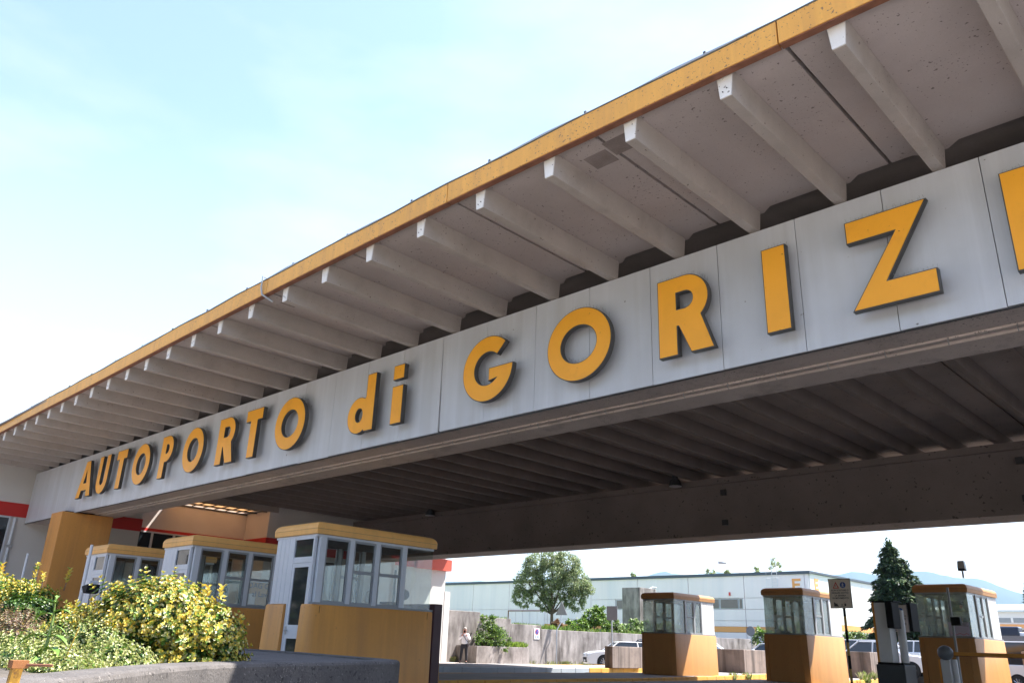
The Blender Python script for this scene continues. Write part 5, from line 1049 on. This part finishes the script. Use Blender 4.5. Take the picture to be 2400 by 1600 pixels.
# ------------------------------------------------------------------ the man
pn = thing('person', 'grey haired man in white shirt and dark trousers holding a phone to his face', 'person', (-33.6, 31.35, .13))
pn.rotation_euler = (0, 0, rad(45))   # faces the camera: local -y forward, x to his left
def skin(name, verts, edges, radii, m, root=0, sub=2, parent=pn):
    me = bpy.data.meshes.new(name); me.from_pydata(verts, edges, []); me.update(); o = bpy.data.objects.new(name, me); COL.objects.link(o); o.parent = parent
    md = o.modifiers.new('skin', 'SKIN'); md.use_smooth_shade = True
    for i, r_ in enumerate(radii): me.skin_vertices[0].data[i].radius = (r_, r_) if not isinstance(r_, tuple) else r_
    me.skin_vertices[0].data[root].use_root = True
    s = o.modifiers.new('sub', 'SUBSURF'); s.levels = s.render_levels = sub; me.materials.append(m); return o
for a in ('_',):
    # body: pelvis, spine, neck, head, arms raised to face
    v = [(0, 0, .93), (0, .01, 1.10), (0, .015, 1.30), (0, .01, 1.42), (0, -.01, 1.50), (0, -.03, 1.58), (0, -.04, 1.67), (0, -.03, 1.73),
         (.17, .01, 1.40), (.27, -.05, 1.17), (.11, -.22, 1.38), (.06, -.20, 1.47),
         (-.17, .01, 1.40), (-.27, -.05, 1.17), (-.12, -.22, 1.38), (-.06, -.20, 1.47),
         (.10, 0, .90), (.12, -.01, .50), (.14, .01, .09), (.15, -.12, .045),
         (-.10, 0, .90), (-.13, -.01, .50), (-.17, .01, .09), (-.19, -.12, .045)]
    e = [(0,1),(1,2),(2,3),(3,4),(4,5),(5,6),(6,7),(3,8),(8,9),(9,10),(10,11),(3,12),(12,13),(13,14),(14,15),(0,16),(16,17),(17,18),(18,19),(0,20),(20,21),(21,22),(22,23)]
    r_ = [.10, .08, .08, .07, .055, .075, .095, .06, .06, .045, .032, .03, .06, .045, .032, .03, .09, .055, .04, .03, .09, .055, .04, .03]
    body = skin('body', v, e, r_, M_skin)
    # shirt with long sleeves
    v2 = [(0, 0, .86), (0, .01, 1.10), (0, .015, 1.30), (0, .01, 1.41), (0, 0, 1.47), (.175, .01, 1.40), (.28, -.05, 1.17), (.135, -.20, 1.34), (-.175, .01, 1.40), (-.28, -.05, 1.17), (-.145, -.20, 1.34)]
    e2 = [(0,1),(1,2),(2,3),(3,4),(3,5),(5,6),(6,7),(3,8),(8,9),(9,10)]
    sh_ = skin('shirt', v2, e2, [(.18, .14), (.17, .135), (.19, .14), (.15, .12), .07, .085, .068, .05, .085, .068, .05], M_shirt)
    v3 = [(0, 0, 1.0), (0, 0, .90), (.11, 0, .82), (.125, -.01, .50), (.145, .01, .08), (-.11, 0, .82), (-.135, -.01, .50), (-.175, .01, .08)]
    tr_ = skin('trousers', v3, [(0,1),(1,2),(2,3),(3,4),(1,5),(5,6),(6,7)], [(.165, .125), (.16, .125), .10, .08, .065, .10, .08, .065], M_trou, sub=2)
def PB(m, name, mt, parent=pn, **k): return m.build(name, mt, parent, abs_=False, **k)
PB(MB().loft([[(s*.15+dx*w_, -.05+dy*l_, z) for dx, dy in ((-1, -1), (1, -1), (1, 1), (-1, 1))] for z, w_, l_ in ((0.0, .045, .14), (.03, .048, .14), (.07, .04, .09))]) if False else MB().loft([[(.15+dx*w_, -.05+dy*l_, z) for dx, dy in ((-1, -1), (1, -1), (1, 1), (-1, 1))] for z, w_, l_ in ((0.0, .045, .14), (.03, .048, .14), (.08, .04, .09))]), 'shoe', M_black, bevel=.02)
PB(MB().loft([[(-.18+dx*w_, -.05+dy*l_, z) for dx, dy in ((-1, -1), (1, -1), (1, 1), (-1, 1))] for z, w_, l_ in ((0.0, .045, .14), (.03, .048, .14), (.08, .04, .09))]), 'shoe', M_black, bevel=.02)
PB(MB().ball((0, -.02, 1.705), .105, 14, (.92, 1.0, .85)), 'hair', M_hair, smooth=True)
PB(MB().ball((-.035, -.132, 1.69), .012, 8), 'eye', M_black); PB(MB().ball((.035, -.132, 1.69), .012, 8), 'eye', M_black); PB(MB().ball((0, -.145, 1.655), .018, 8, (.8, 1, 1.3)), 'nose', M_skin); PB(B(-.025, .025, -.137, -.13, 1.612, 1.622), 'mouth', M_redp)
for s in (-1, 1):
    PB(MB().ball((s*.095, -.04, 1.66), .026, 8, (.4, .8, 1.3)), 'ear', M_skin)
    hv = [(s*.06, -.20, 1.47), (s*.055, -.21, 1.53)]; he = [(0, 1)]; hr = [.03, .032]
    for k, (dx, ln) in enumerate(((-.028, .055), (-.010, .068), (.010, .064), (.027, .05))):
        i = len(hv); hv += [(s*.055+dx, -.215, 1.545+ln*.4), (s*.055+dx-s*.008, -.235, 1.545+ln)]; he += [(1, i), (i, i+1)]; hr += [.0105, .009]
    i = len(hv); hv += [(s*.055-s*.035, -.23, 1.52), (s*.055-s*.05, -.25, 1.55)]; he += [(1, i), (i, i+1)]; hr += [.012, .009]
    skin('hand', hv, he, hr, M_skin, 0, 1)
PB(B(-.04, .04, -.262, -.25, 1.50, 1.64), 'phone', M_black, bevel=.004)
PB(MB().tube([(-.13, .06, 1.46), (-.10, -.09, 1.42), (.03, -.155, 1.22), (.17, -.13, 1.06), (.215, -.03, .98)], .014, 6), 'bag_strap', M_black)
bag = thing('shoulder_bag', 'small grey shoulder bag hanging at the hip of the standing man', 'bag', (-33.6, 31.35, .13)); bag.rotation_euler = (0, 0, rad(45)); B(.17, .26, -.14, .08, .80, 1.0).build('bag_body', mat('grey_leather', (.09, .08, .09), .6, .1, 8), bag, bevel=.03, abs_=False); B(.262, .27, -.12, .06, .88, .99).build('bag_flap', M_black, bag, abs_=False)

# ------------------------------------------------------------------ haze: air round everything up to the hills
HZ = 1
if HZ:
    hz = MB().box(-6100, 6100, -6100, 6100, -1.4, hz_top+12).build('haze', None)
    hm = bpy.data.materials.new('air'); hm.use_nodes = True; t_ = hm.node_tree; t_.nodes.clear(); oo = t_.nodes.new('ShaderNodeOutputMaterial'); pv = t_.nodes.new('ShaderNodeVolumePrincipled')
    pv.inputs['Color'].default_value = (.45, .68, .95, 1); pv.inputs['Density'].default_value = .00011; pv.inputs['Anisotropy'].default_value = .1; t_.links.new(pv.outputs[0], oo.inputs['Volume']); hz.data.materials.append(hm); stuff(hz); hz['label'] = 'thin summer haze filling the air'
